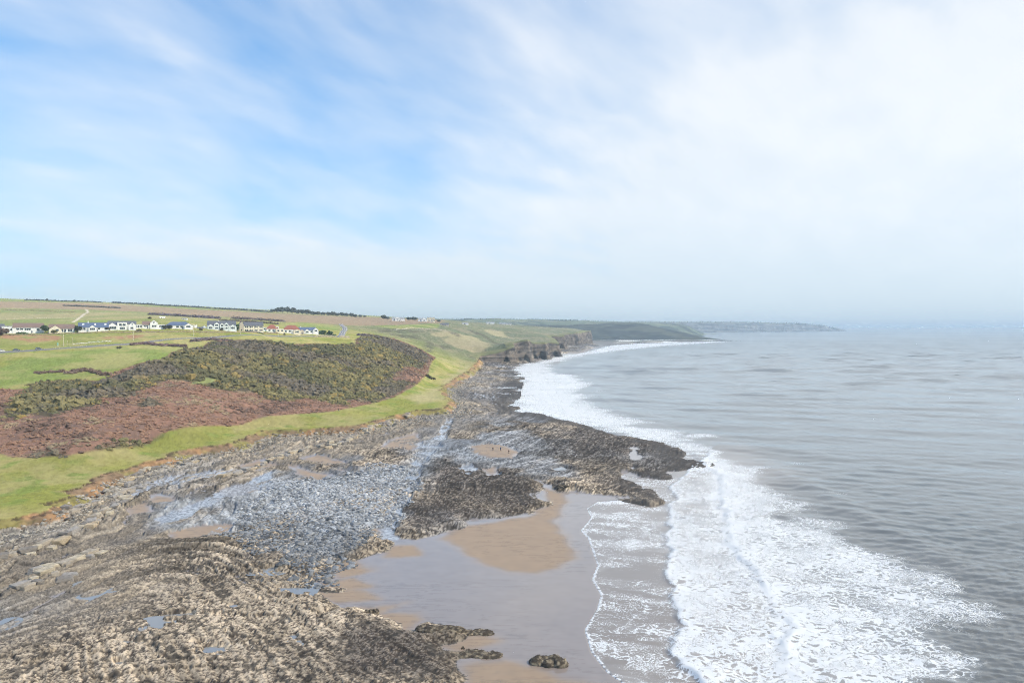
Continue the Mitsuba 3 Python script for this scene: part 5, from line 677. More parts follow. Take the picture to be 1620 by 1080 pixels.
# ------------------------------------------------------------------ far land
def sheet(name, xs, ys, hfun, cfun, lab):
    gx, gy = np.meshgrid(xs, ys)
    zz = hfun(gx, gy)
    v = np.stack([gx, gy, zz], -1).reshape(-1, 3)
    f = faces(gx.shape, (zz > -3).ravel())
    (v, f), (c,) = compact(v, f, np.clip(cfun(gx, gy, zz).reshape(-1, 3), 0.02, 0.8))
    if name not in ROOTS: root(name, lab, kind='structure')
    put(name, (v, f), 'm_land', smooth=True, color=c)


def h_head(gx, gy):
    crest = np.interp(gx, [-100, 150, 300, 450, 560, 735, 860, 960, 1020, 1060], [66, 68, 66, 74, 84, 80, 49, 19, 3, -8])
    fr = np.interp(gx, [-100, 300, 420, 560, 1020], [3150, 3250, 3420, 3440, 3440]) + (f2(gx * 0.006, gy * 0, 3, 141) - 0.5) * 130
    prof = 0.14 * sstep(0, 40, gy - fr) + 0.86 * np.sin(np.clip((gy - fr) / 620, 0, 1) * 1.5708)
    return crest * prof * (0.86 + 0.28 * f2(gx * 0.006, gy * 0.006, 3, 142)) * sstep(4400, 4100, gy) - 0.4 + (f2(gx * 0.03, gy * 0.03, 2, 140) - 0.5) * 4 * prof


def c_head(gx, gy, zz):
    n = f2(gx * 0.01, gy * 0.01, 4, 143)[..., None]
    c = lerp(A3(0.030, 0.040, 0.036)[None], A3(0.065, 0.070, 0.050)[None], sstep(0.35, 0.65, n))
    c = lerp(c, A3(0.03, 0.036, 0.034)[None], 0.85 * sstep(0.52, 0.62, f2(gx * 0.008, gy * 0.016, 3, 144))[..., None])
    slope = np.hypot(*np.gradient(zz, 8.0))
    return lerp(c, A3(0.17, 0.155, 0.14)[None], 0.6 * sstep(0.9, 1.5, slope)[..., None])


sheet('headland', np.arange(-100, 1070, 8.0), np.arange(3130, 4420, 8.0), h_head, c_head, 'dark green headland sloping down to a point in the sea, in the middle distance')


def h_hills(gx, gy):
    u = gx / gy
    rx = np.interp(u, [-0.35, -0.15, -0.103, -0.05, 0.0, 0.035, 0.12, 0.16, 0.22, 0.26], [150, 140, 132, 130, 126, 123, 110, 106, 96, 60])
    side_ = sstep(-0.02, 0.06, u)
    pr = lerp(sstep(3250, 5200, gy), sstep(4250, 5300, gy), side_) * 0.72 + 0.28 * sstep(4600, 6200, gy)
    bumps = (f2(gx * 0.0016, gy * 0.0016, 3, 145) - 0.5) * 26 * sstep(3300, 4200, gy) * pr
    tree = 5 * sstep(0.60, 0.66, f2(gx * 0.006, gy * 0.003, 3, 146))
    return lerp(52 - 66 * side_, rx, pr) * sstep(0.27, 0.235, u) + bumps + tree - 6 * sstep(0.2, 0.27, u)


def c_hills(gx, gy, zz):
    cell = n2(np.floor(gx / 190 + 0.6 * n2(gx * 0.003, gy * 0.003, 1)) * 7.3, np.floor(gy / 260) * 3.1, 147)[..., None]
    c = lerp(A3(0.07, 0.095, 0.06)[None], A3(0.16, 0.165, 0.10)[None], cell)
    return lerp(c, A3(0.045, 0.06, 0.05)[None], 0.85 * sstep(0.56, 0.64, f2(gx * 0.006, gy * 0.003, 3, 146))[..., None])


sheet('hills', np.arange(-2300, 1750, 16.0), np.arange(3260, 6900, 26.0), h_hills, c_hills, 'hazy blue-green farmland hills on the horizon beyond the cliffs')


def far_head():
    base = np.array([[1150, 6900], [1600, 7600], [2000, 8600], [2600, 9000], [3200, 9600], [4050, 10300], [4600, 10800], [5000, 11200], [5400, 11900]], float)
    top = np.array([112, 118, 123, 128, 128, 120, 92, 42, 4.0])
    p = dens(base, 22.0)
    s = np.concatenate([[0], np.cumsum(np.hypot(*np.diff(p, axis=0).T))]); s0 = np.concatenate([[0], np.cumsum(np.hypot(*np.diff(base, axis=0).T))])
    tz = np.interp(s, s0, top) + (f2(s * 0.002, s * 0, 3, 151) - 0.5) * 8
    n = np.array([0.62, -0.78])
    V, Cc = [], []
    for j, t in enumerate(np.linspace(0, 1, 16)):
        rec = (f2(s * 0.004, s * 0 + 0.15 * t, 3, 152) - 0.5) * 160 + 60 * t
        V.append(np.column_stack([p + n * (rec * sstep(0, .2, t) )[:, None], tz * (1 - t) - 1]))
        k = n2(tz * (1 - t) * 0.09, s * 0.004, 153) * 0.6 + 0.4 * f2(s * 0.01, s * 0, 3, 154)
        cc = lerp(A3(0.04, 0.04, 0.04), A3(0.13, 0.12, 0.11), sstep(0.3, 0.7, k)[:, None])
        Cc.append(lerp(cc, A3(0.12, 0.13, 0.07), sstep(0.16, 0.0, t) + 0 * cc))
    back = [np.column_stack([p - n * d_ + [0, 0], tz + g_]) for d_, g_ in ((1400, -20), (900, 4), (300, 3))]
    V = back + V; Cc = [A3(0.12, 0.13, 0.07) + 0 * Cc[0]] * 3 + Cc
    V, Cc = np.array(V), np.array(Cc)
    root('far_headland', 'pale hazy sea cliffs with a level top, farthest land on the horizon', kind='structure')
    put('far_headland', (V.reshape(-1, 3), faces(V.shape[:2], np.ones(V.shape[0] * V.shape[1], bool))[:, ::-1]), 'm_rock', smooth=True, color=Cc.reshape(-1, 3))


far_head()
# the flats of the bay below the headland: sand, water left by the tide, surf beyond
fl = poly([[150, 2300], [260, 2560], [420, 2760], [600, 2980], [840, 3240], [1010, 3460], [500, 3600], [150, 3500], [190, 2900], [240, 2650]])
gx, gy = np.meshgrid(np.arange(100, 1060, 7.0), np.arange(2280, 3620, 9.0))
q = np.stack([gx.ravel(), gy.ravel()], 1)
dfl = sdist(fl, q) + (f2(q[:, 0] * 0.02, q[:, 1] * 0.008, 4, 161) - 0.5) * 60
zz = 0.5 + 2.0 * sstep(-20, 60, dfl) * f2(q[:, 0] * 0.02, q[:, 1] * 0.006, 3, 162) - 1.6 * sstep(5, -14, dfl)
n = f2(q[:, 0] * 0.012, q[:, 1] * 0.004, 3, 163)
c = lerp(A3(0.10, 0.10, 0.095), A3(0.30, 0.27, 0.23), sstep(0.35, 0.7, n)[:, None])
c = lerp(c, A3(0.62, 0.62, 0.60), sstep(0.60, 0.68, f2(q[:, 0] * 0.006, q[:, 1] * 0.006, 2, 164))[:, None])
root('tidal_flat', 'distant dark flat of rock and sand in the bay below the headland', kind='structure')
put('tidal_flat', (np.column_stack([q, zz]), faces(gx.shape, dfl > -16)), 'm_land', smooth=True, color=c)

# ------------------------------------------------------------------ stones, blocks, boulders
rng = np.random.default_rng(11)
ICO = trimesh.creation.icosahedron()


def scatter(g, step_fn, rng, step0):
    x0, y0, x1, y1 = g.bounds
    n = int((x1 - x0) * (y1 - y0) / step0 ** 2)
    p = np.column_stack([rng.uniform(x0, x1, n), rng.uniform(y0, y1, n)])
    p = p[shapely.contains_xy(g, p[:, 0], p[:, 1])]
    return p


def blobs(p, zz, r, flat, cols, rng, mesh=ICO, rough=0.3):
    """many small stones as one mesh: each one its own squashed, turned, chipped solid"""
    n, nv = len(p), len(mesh.vertices)
    v = np.array(mesh.vertices)[None] * (1 + rough * rng.uniform(-1, 1, (n, nv, 1)))
    v = v * np.stack([r * rng.uniform(0.75, 1.35, n), r * rng.uniform(0.75, 1.2, n), r * flat * rng.uniform(0.7, 1.2, n)], 1)[:, None]
    a = rng.uniform(0, 6.28, n)
    c, s = np.cos(a)[:, None], np.sin(a)[:, None]
    v = np.stack([c * v[..., 0] - s * v[..., 1], s * v[..., 0] + c * v[..., 1], v[..., 2] + rng.normal(0, 0.12, n)[:, None] * v[..., 0]], -1)
    v += np.column_stack([p, zz])[:, None]
    f = np.array(mesh.faces)[None] + (np.arange(n) * nv)[:, None, None]
    return v.reshape(-1, 3), f.reshape(-1, 3), np.repeat(cols, nv, 0)


GS = poly(PLAN['stones'])
p = scatter(GS.buffer(4), None, rng, 0.72)
dd = sdist(GS, p)
p = p[(dd + (n2(p[:, 0] * 0.15, p[:, 1] * 0.15, 171) - 0.5) * 12 > -1) & (sdist(shapely.union_all(sub), p) < 0.5)]
r = rng.lognormal(math.log(0.33), 0.45, len(p)).clip(0.15, 1.1)
b_ = rng.uniform(0, 1, (len(p), 1)) * 0.75 + 0.25 * n2(p[:, 0] * 0.06, p[:, 1] * 0.06, 172)[:, None]
cc = lerp(A3(0.070, 0.077, 0.088), A3(0.52, 0.545, 0.58), b_ ** 1.25) * lerp(1, A3(1.05, 0.98, 0.9), rng.uniform(0, 1, (len(p), 1)) ** 3)
low_ = sstep(240, 195, p[:, 1])[:, None]
cc = cc * (1 - 0.45 * low_)
v, f, c = blobs(p, surf_z(p[:, 0], p[:, 1]) + 0.08 * r, r, 0.6, cc, rng)
root('stones', 'spread of blue-grey and white cobbles covering the middle of the shore', 'stones', kind='stuff')
put('stones', (v, f), 'm_cobble', color=np.clip(c, .03, .8))
# rubble at the foot of the bank
k = EDGE_D[(EDGE_D[:, 1] > 195) & (EDGE_D[:, 1] < 780)]
kk = rng.integers(0, len(k), 7000)
off = 6.0 + np.abs(rng.normal(0, 5.5, len(kk)))
p = k[kk] + np.column_stack([off, -0.55 * off]) + rng.normal(0, 0.8, (len(kk), 2))
p = p[~shapely.contains_xy(LAND, p[:, 0], p[:, 1])]
r = rng.lognormal(math.log(0.3), 0.5, len(p)).clip(0.12, 1.1)
cc = lerp(A3(0.13, 0.12, 0.105), A3(0.42, 0.38, 0.32), rng.uniform(0, 1, (len(p), 1)))
v, f, c = blobs(p, surf_z(p[:, 0], p[:, 1]) + 0.05, r, 0.6, cc, rng)
root('rubble', 'loose tan and grey rubble along the foot of the eroded bank', 'rubble', kind='stuff')
put('rubble', (v, f), 'm_rubble', color=c)
BOX = trimesh.creation.box()


def block(cx, cy, L_, W_, H_, ang, rng):
    """a joint-bounded slab of bedrock: chamfered, slightly irregular box"""
    q = np.array([[sx_ * (1 - 0.10 * (sz_ > 0)), sy_ * (1 - 0.16 * (sz_ > 0)), sz_] for sx_ in (-.5, .5) for sy_ in (-.5, .5) for sz_ in (-.5, .32, .5)])
    q[:, :2] *= np.where(q[:, 2:] == .32, 1.06, 1)
    q = q * [L_, W_, H_] + rng.normal(0, 0.07, q.shape) * [L_, W_, H_]
    m = trimesh.convex.convex_hull(q)
    c, s = math.cos(ang), math.sin(ang)
    m.apply_transform([[c, -s, 0, cx], [s, c, 0, cy], [0, 0, 1, 0], [0, 0, 0, 1]])
    return m


tones = [(0.36, 0.29, 0.20), (0.30, 0.26, 0.21), (0.26, 0.24, 0.22), (0.19, 0.17, 0.15), (0.38, 0.33, 0.25)]
for i, c_ in enumerate(tones):
    def fn(p, n, uv, c_=c_):
        t = mikit.fbm(p.x * 1.7, p.y * 1.7, p.z * 5.0, 3)
        return mi.Color3f(c_) * (0.55 + 0.9 * t)
    scene[f'm_block_{i}'] = {'type': 'principled', 'base_color': mikit.proc(fn), 'roughness': 0.75, 'specular': 0.3}
nb = 0
for line in SPOTS['ledges']:
    for lane in (0, 1):
        q = dens(line, 0.25)
        s = 0.0
        tot = len(q) * 0.25
        while s < tot - 1.5 and nb < 290:
            L_ = rng.uniform(1.4, 5.0)
            i = min(int((s + L_ / 2) / 0.25), len(q) - 2)
            t = q[min(i + 4, len(q) - 1)] - q[max(i - 4, 0)]
            ang = math.atan2(t[1], t[0])
            if rng.random() < (0.93 if lane == 0 else 0.5):
                W_, H_ = rng.uniform(1.3, 3.0), rng.uniform(0.9, 1.35)
                nx_, ny_ = -math.sin(ang), math.cos(ang)
                o_ = rng.normal(0, 0.35) - lane * 2.2
                cx, cy = q[i, 0] + nx_ * o_, q[i, 1] + ny_ * o_
                m = block(cx, cy, L_ * 0.95, W_, H_, ang + rng.normal(0, 0.06), rng)
                m.apply_translation([0, 0, float(surf_z(cx, cy)[0]) + H_ * 0.12])
                put('rock_platform__ledge_block', m, f'm_block_{rng.integers(0, 5)}')
                nb += 1
            s += L_ + (rng.uniform(0.05, 0.35) if rng.random() < .8 else rng.uniform(1, 3))

BL = ['dark weedy boulder lying alone on the wet sand near the surf', 'long dark weed-covered rock at the tip of the rough platform, beside a blue pool',
      'low streak of brown rock on the sand left of the lone boulder', 'small round dark stone on the pale sand among the low rocks',
      'dark rock on the sand tongue between the two rock areas', 'thin flat reef of dark rock in the wet sand behind the brown streak',
      'dark brown boulder standing among the grey cobbles', 'dark rounded boulder on the ridge of rock at the edge of the sand']
for (bx, by, ln, hh), lab in zip(SPOTS['boulders'], BL):
    ms = []
    nk = 5 if ln > 3 else (3 if ln > 1 else 1)
    for k in range(nk):
        m = trimesh.creation.icosphere(subdivisions=3, radius=1.0)
        w = np.array(m.vertices)
        w *= (0.72 + 0.55 * meshkit.fbm(w * 1.3 + k * 7 + bx, 4))[:, None]
        w[:, 2] = np.clip(w[:, 2], -0.5, 9)
        w *= [ln / (2.2 if nk == 1 else 3.6), min(ln * 0.26, 1.4), hh * rng.uniform(0.55, 0.9)]
        w += [(k / max(nk - 1, 1) - 0.5) * ln * 0.75, rng.normal(0, 0.3), 0]
        ms.append(trimesh.Trimesh(w, m.faces, process=False))
    m = trimesh.util.concatenate(ms)
    w = np.array(m.vertices)
    w += ((meshkit.noise(w * 3.1 + 5) - 0.5) * 0.3)[:, None]
    zc = float(surf_z(bx, by)[0])
    w += [bx, by, max(min(zc, 1.6), 0.05)]
    c = lerp(A3(0.06, 0.05, 0.04), A3(0.30, 0.25, 0.18), sstep(0.45, 0.75, meshkit.fbm(w * 2.2, 3))[:, None])
    r_ = root('boulder', lab, 'rock')
    put(r_, (w, m.faces), 'm_rock', smooth=True, color=c)

# ------------------------------------------------------------------ gorse, bracken, hedges, trees
rng = np.random.default_rng(23)
ICO1 = trimesh.creation.icosphere(subdivisions=1)
DOME = trimesh.Trimesh(np.array(ICO1.vertices), np.array(ICO1.faces)[np.array(ICO1.triangles_center)[:, 2] > -0.35], process=False)
DOME.remove_unreferenced_vertices()


def bush_mesh(p, zz, r, flat, cols, rng, leaves=10):
    """shaggy domes with sprigs standing out of them"""
    v, f, c = blobs(p, zz, r, flat, cols, rng, DOME, 0.42)
    n = len(p)
    d_ = rng.normal(0, 1, (n, leaves, 3)); d_[..., 2] = np.abs(d_[..., 2]) * 0.9
    d_ /= np.linalg.norm(d_, axis=2, keepdims=True)
    ctr = np.column_stack([p, zz])[:, None] + d_ * (r[:, None, None] * np.array([1, 1, 1]) * np.stack([np.ones(n), np.ones(n), flat * np.ones(n)], 1)[:, None])
    e = rng.normal(0, 1, (n, leaves, 3, 3)) * (r[:, None, None, None] * 0.30)
    tv = (ctr[:, :, None] + e).reshape(-1, 3)
    tf = np.arange(len(tv)).reshape(-1, 3)
    tc = np.repeat(cols * 1.12, leaves * 3, 0)
    return np.vstack([v, tv]), np.vstack([f, tf + len(v)]), np.vstack([c, tc])


G = union(PLAN['gorse'])
p = scatter(G.buffer(3), None, rng, 2.5)
p = p[(sdist(G, p) + (f2(p[:, 0] * 0.06, p[:, 1] * 0.06, 3, 181) - 0.5) * 14 > 0)]
edge_d = sdist(G, p)
p = p[rng.random(len(p)) < 0.45 + 0.55 * sstep(-3, 14, edge_d)]
lg = sdist(poly(PLAN['lone_grass']), p)
p = p[lg < 0]
keep = rng.random(len(p)) < np.clip(1.5 - p[:, 1] / 1000, 0.5, 1.0)
p = p[keep]
r = rng.lognormal(math.log(1.35), 0.42, len(p)).clip(0.5, 3.0) * (0.62 + 0.38 * sstep(-2, 12, sdist(G, p)))
t1 = f2(p[:, 0] * 0.03, p[:, 1] * 0.03, 3, 182)[:, None]; t2 = rng.uniform(0, 1, (len(p), 1))
cc = lerp(A3(0.115, 0.112, 0.064), A3(0.225, 0.195, 0.095), sstep(0.3, 0.75, 0.70 * t1 + 0.30 * t2))
cc = lerp(cc, A3(0.32, 0.22, 0.075), (t2 > 0.93) * 0.5)
cc = lerp(cc, A3(0.155, 0.132, 0.112), sstep(0.56, 0.70, f2(p[:, 0] * 0.022 + 5, p[:, 1] * 0.022, 3, 183))[:, None] * 0.8)
v, f, c = bush_mesh(p, surf_z(p[:, 0], p[:, 1]) + 0.1 * r, r, 0.72, cc, rng, 6)
root('gorse', 'dense dark olive gorse scrub covering the slope above the red bracken', 'gorse', kind='stuff')
put('gorse', (v, f), 'm_leaf', color=np.clip(c, 0.02, 0.6))
SB = poly(PLAN['scrub'])
p = scatter(SB, None, rng, 2.45)
p = p[(sdist(SB, p) > 0.5) & (sdist(G, p) < 1.5)]
r = rng.lognormal(math.log(1.1), 0.3, len(p)).clip(0.4, 1.8)
t2 = rng.uniform(0, 1, (len(p), 1)); t1 = f2(p[:, 0] * 0.05, p[:, 1] * 0.05, 3, 184)[:, None]
cc = lerp(A3(0.215, 0.125, 0.09), A3(0.30, 0.19, 0.135), 0.5 * t1 + 0.5 * t2)
cc = lerp(cc, A3(0.12, 0.085, 0.07), sstep(0.50, 0.66, t1) * 0.8)
cc = lerp(cc, A3(0.30, 0.25, 0.16), sstep(0.58, 0.72, f2(p[:, 0] * 0.09, p[:, 1] * 0.07, 3, 185))[:, None] * 0.6)
v, f, c = bush_mesh(p, surf_z(p[:, 0], p[:, 1]) - 0.12, r, 0.42, cc, rng, 4)
root('bracken', 'red-brown dead bracken covering the lower slope behind the grass strip', 'bracken', kind='stuff')
put('bracken', (v, f), 'm_leaf', color=np.clip(c, 0.02, 0.6))

HL = ['long low purple-brown hedge in the grass field above the gorse, on the left', 'small dark strip of scrub in the left green field, left one of two',
      'ragged brown scrub strip in the green field, touching the top of the gorse', 'clipped green hedge in front of the long white bungalow',
      'dark clipped hedge at the foot of the cream two-storey block', 'long dark hedge along the upper edge of the gorse below the white houses',
      'dark hedge on the far left skyline of the hill', 'long dark hedge along the hill skyline left of the wood',
      'purple-grey hedgerow across the hillside above the hipped-roof house', 'short purple-brown hedgerow across the hillside above the cream block',
      'dark hedgerow high on the brown moor at the left', 'green garden hedge between the last white house and the road',
      'dark scrub patch right of the far road bend', 'pale dry hedge line across the left green hillside field', 'scrubby hedge on the slope behind the red-roofed bungalows']
HC = [(0.13, 0.09, 0.085), (0.11, 0.08, 0.06), (0.12, 0.085, 0.065), (0.06, 0.10, 0.05), (0.07, 0.08, 0.05), (0.11, 0.085, 0.08), (0.05, 0.06, 0.06), (0.05, 0.06, 0.065),
      (0.10, 0.08, 0.095), (0.11, 0.085, 0.08), (0.07, 0.07, 0.07), (0.05, 0.08, 0.04), (0.09, 0.07, 0.08), (0.24, 0.2, 0.12), (0.10, 0.085, 0.06)]
for hd, lab, c_ in zip(SPOTS['hedges'], HL, HC):
    *pts, hh, ww = hd
    q = dens(pts, max(0.45, ww * 0.22))
    n = len(q) * 2
    p = q[rng.integers(0, len(q), n)] + rng.normal(0, ww * 0.24, (n, 2))
    r = hh * rng.uniform(0.45, 0.85, n)
    cc = (A3(*c_) * 1.25 + 0.012) * rng.uniform(0.65, 1.4, (n, 1))
    v, f, c = bush_mesh(p, surf_z(p[:, 0], p[:, 1]) + 0.2 * r, r, 0.85, cc, rng, 10)
    k = root('hedge', lab, 'hedge')
    put(k, (v, f), 'm_leaf', color=np.clip(c, 0.02, 0.6))
SL = ['small dark bush alone on the green field below the long hedge', 'dark bush on the hillside field above the tall-gabled house',
      'dark green bush on the grass strip near the far end of the bracken', 'second smaller bush beside the path at the far end of the grass strip',
      'small dark bush in the grass near the stone hut', 'round brown bush in front of the small flat-roofed white house', 'brown bush before the right gables of the big white villa',
      'small brown bush at the right corner of the big white villa', 'small dark bush by the low white wall below the gabled houses']
for (bx, by, rr_), lab in zip(SPOTS['shrubs'], SL):
    n = 9
    p = np.array([[bx, by]]) + rng.normal(0, rr_ * 0.5, (n, 2))
    r = rr_ * rng.uniform(0.35, 0.7, n)
    cc = A3(0.08, 0.075, 0.045) * rng.uniform(0.7, 1.4, (n, 1))
    v, f, c = bush_mesh(p, surf_z(p[:, 0], p[:, 1]) + rr_ * rng.uniform(0.1, 0.6, n), r, 0.9, cc, rng, 14)
    k = root('shrub', lab, 'bush')
    put(k, (v, f), 'm_leaf', color=np.clip(c, 0.02, 0.6))


def limb(a, b, r0, r1, sides=6):
    a, b = np.array(a, float), np.array(b, float)
    t = (b - a) / np.linalg.norm(b - a)
    u = np.cross(t, [0.3, 0.9, 0.1]); u /= np.linalg.norm(u)
    w = np.cross(t, u)
    an = np.arange(sides) * 2 * math.pi / sides
    ring = np.cos(an)[:, None] * u + np.sin(an)[:, None] * w
    v = np.vstack([a + r0 * ring, b + r1 * ring, [b]])
    i = np.arange(sides); j = (i + 1) % sides
    f = np.vstack([np.stack([i, j, j + sides], 1), np.stack([i, j + sides, i + sides], 1), np.stack([i + sides, j + sides, i * 0 + 2 * sides], 1)])
    return trimesh.Trimesh(v, f, process=False)


def tree(k, x_, y_, hh, ww, rng, col_):
    gz = float(surf_z(x_, y_)[0]) - 0.2
    tr = [limb([x_, y_, gz], [x_ + 0.03 * hh, y_, gz + hh * 0.55], 0.035 * hh, 0.018 * hh)]
    n = 42
    c_ = []
    for q in range(4):
        a = q * 1.57 + rng.uniform(0, 1)
        e = [x_ + math.cos(a) * ww * 0.3, y_ + math.sin(a) * ww * 0.3, gz + hh * rng.uniform(0.6, 0.85)]
        tr.append(limb([x_ + 0.02 * hh, y_, gz + hh * rng.uniform(0.3, 0.5)], e, 0.016 * hh, 0.006 * hh, 5))
    put(k + '__trunk', trimesh.util.concatenate(tr), 'm_bark')
    d_ = rng.normal(0, 1, (n, 3)); d_ /= np.linalg.norm(d_, axis=1, keepdims=True)
    rad = rng.uniform(0.35, 1, (n, 1)) ** 0.6
    ctr = d_ * rad * [ww * 0.42, ww * 0.42, hh * 0.36] + [x_, y_, gz + hh * 0.6]
    r = np.full(n, ww * 0.12) * rng.uniform(0.7, 1.5, n)
    cc = A3(*col_) * rng.uniform(0.6, 1.5, (n, 1))
    v, f, c = bush_mesh(ctr[:, :2], ctr[:, 2], r, 0.8, cc, rng, 16)
    put(k + '__crown', (v, f), 'm_leaf', color=np.clip(c, 0.015, 0.6))


OWN = {20: 'lone dark tree at the left end of the white hilltop houses', 21: 'low dark tree just left of the low grey-roofed hilltop house', 22: 'dark tree between the two groups of white hilltop houses, left one of two',
       23: 'dark tree touching the small gabled hilltop house on its left', 24: 'low dark tree right of the large white hilltop block', 25: 'small lone tree on the far left skyline of the hill, left one of two', 26: 'small lone tree on the left skyline of the hill, right one of two',
       3: 'tallest dark tree of the skyline wood', 0: 'leftmost tree of the skyline wood', 19: 'small rightmost tree of the skyline wood'}
for i, (x_, y_, hh, ww) in enumerate(SPOTS['sky_trees']):
    k = root('tree', OWN[i], 'tree') if i in OWN else root('tree', 'dark rounded tree within the wood on the hill skyline', 'tree', 'trees of the skyline wood')
    tree(k, x_, y_, hh, ww, rng, (0.085, 0.10, 0.09))
TL = ['dark green tree in the gap between the two left bungalows', 'dark round tree right of the cream-gabled bungalow', 'brown bare tree at the left end of the long bungalow',
      'low dark tree touching the left end of the blue-roofed house', 'slim dark green tree between the big white villa and the cream block',
      'dark bushy tree left of the blue-grey hipped house', 'second dark bushy tree left of the hipped house, nearer its wall', 'dark green spreading tree right of the last white house',
      'wide dark green tree nearest the road bend', 'small dark tree between the blue-roofed house and the two-gabled house', 'brown bare tree at the picture edge beside the cut-off bungalow', 'olive round tree against the cream gable']
TC = [(0.05, 0.07, 0.045), (0.05, 0.065, 0.05), (0.13, 0.10, 0.09), (0.05, 0.06, 0.045), (0.04, 0.08, 0.05), (0.06, 0.07, 0.06), (0.05, 0.06, 0.06), (0.05, 0.085, 0.05), (0.045, 0.08, 0.045), (0.07, 0.07, 0.06), (0.13, 0.10, 0.09), (0.10, 0.10, 0.05)]
for (x_, y_, hh, ww), lab, c_ in zip(SPOTS['trees'], TL, TC):
    k = root('tree', lab, 'tree')
    tree(k, x_, y_, hh, ww, rng, c_)

# ------------------------------------------------------------------ road
def ribbon(pts, w, lift, step=4.0, z_of=None):
    q = dens(pts, step)
    q = np.stack([ndi.gaussian_filter1d(q[:, a], 4, mode='nearest') for a in (0, 1)], 1)
    t = np.gradient(q, axis=0); t /= np.linalg.norm(t, axis=1, keepdims=True)
    n_ = np.stack([-t[:, 1], t[:, 0]], 1)
    zz = ndi.gaussian_filter1d(surf_z(q[:, 0], q[:, 1]), 3, mode='nearest') + lift
    cols_ = []
    for o, dz in ((-w / 2 - 1.2, -1.4), (-w / 2, 0), (0, 0.05), (w / 2, 0), (w / 2 + 1.2, -1.4)):
        cols_.append(np.column_stack([q + n_ * o, zz + dz]))
    V = np.array(cols_)
    return (V.reshape(-1, 3), faces(V.shape[:2], np.ones(V.shape[0] * V.shape[1], bool))), q, zz


root('road', 'grey asphalt road running past the houses and climbing to the right', kind='structure')
(m, rq, rz) = ribbon(PLAN['road'], 6.5, 0.45)
put('road', m, 'm_asphalt', smooth=True)
scene['m_paint'] = solid((0.75, 0.75, 0.72), 0.7)
for o, w_ in ((-2.9, 0.16), (2.9, 0.16), (0, 0.14)):
    t = np.gradient(rq, axis=0); t /= np.linalg.norm(t, axis=1, keepdims=True)
    n_ = np.stack([-t[:, 1], t[:, 0]], 1)
    V = np.array([np.column_stack([rq + n_ * (o + s_ * w_), rz + 0.06 + (0.05 if o == 0 else 0)]) for s_ in (-.5, .5)])
    put('road__marking', (V.reshape(-1, 3), faces(V.shape[:2], np.ones(V.shape[0] * V.shape[1], bool))), 'm_paint')


def road_z(x_, y_):
    i = np.argmin(np.hypot(rq[:, 0] - x_, rq[:, 1] - y_))
    t = rq[min(i + 1, len(rq) - 1)] - rq[max(i - 1, 0)]
    return rq[i], float(rz[i]), math.atan2(t[1], t[0])


# ------------------------------------------------------------------ houses
def extr(p2, axis, a, b):
    """convex 2-D outline drawn out along x ('x': outline in y,z) or along y ('y': outline in x,z)"""
    p2 = np.asarray(p2, float)
    q = [np.column_stack([np.full(len(p2), e), p2]) if axis == 'x' else np.column_stack([p2[:, 0], np.full(len(p2), e), p2[:, 1]]) for e in (a, b)]
    return trimesh.convex.convex_hull(np.vstack(q))


def box(x0, x1, y0, y1, z0, z1):
    m = trimesh.creation.box([x1 - x0, y1 - y0, z1 - z0]); m.apply_translation([(x0 + x1) / 2, (y0 + y1) / 2, (z0 + z1) / 2]); return m


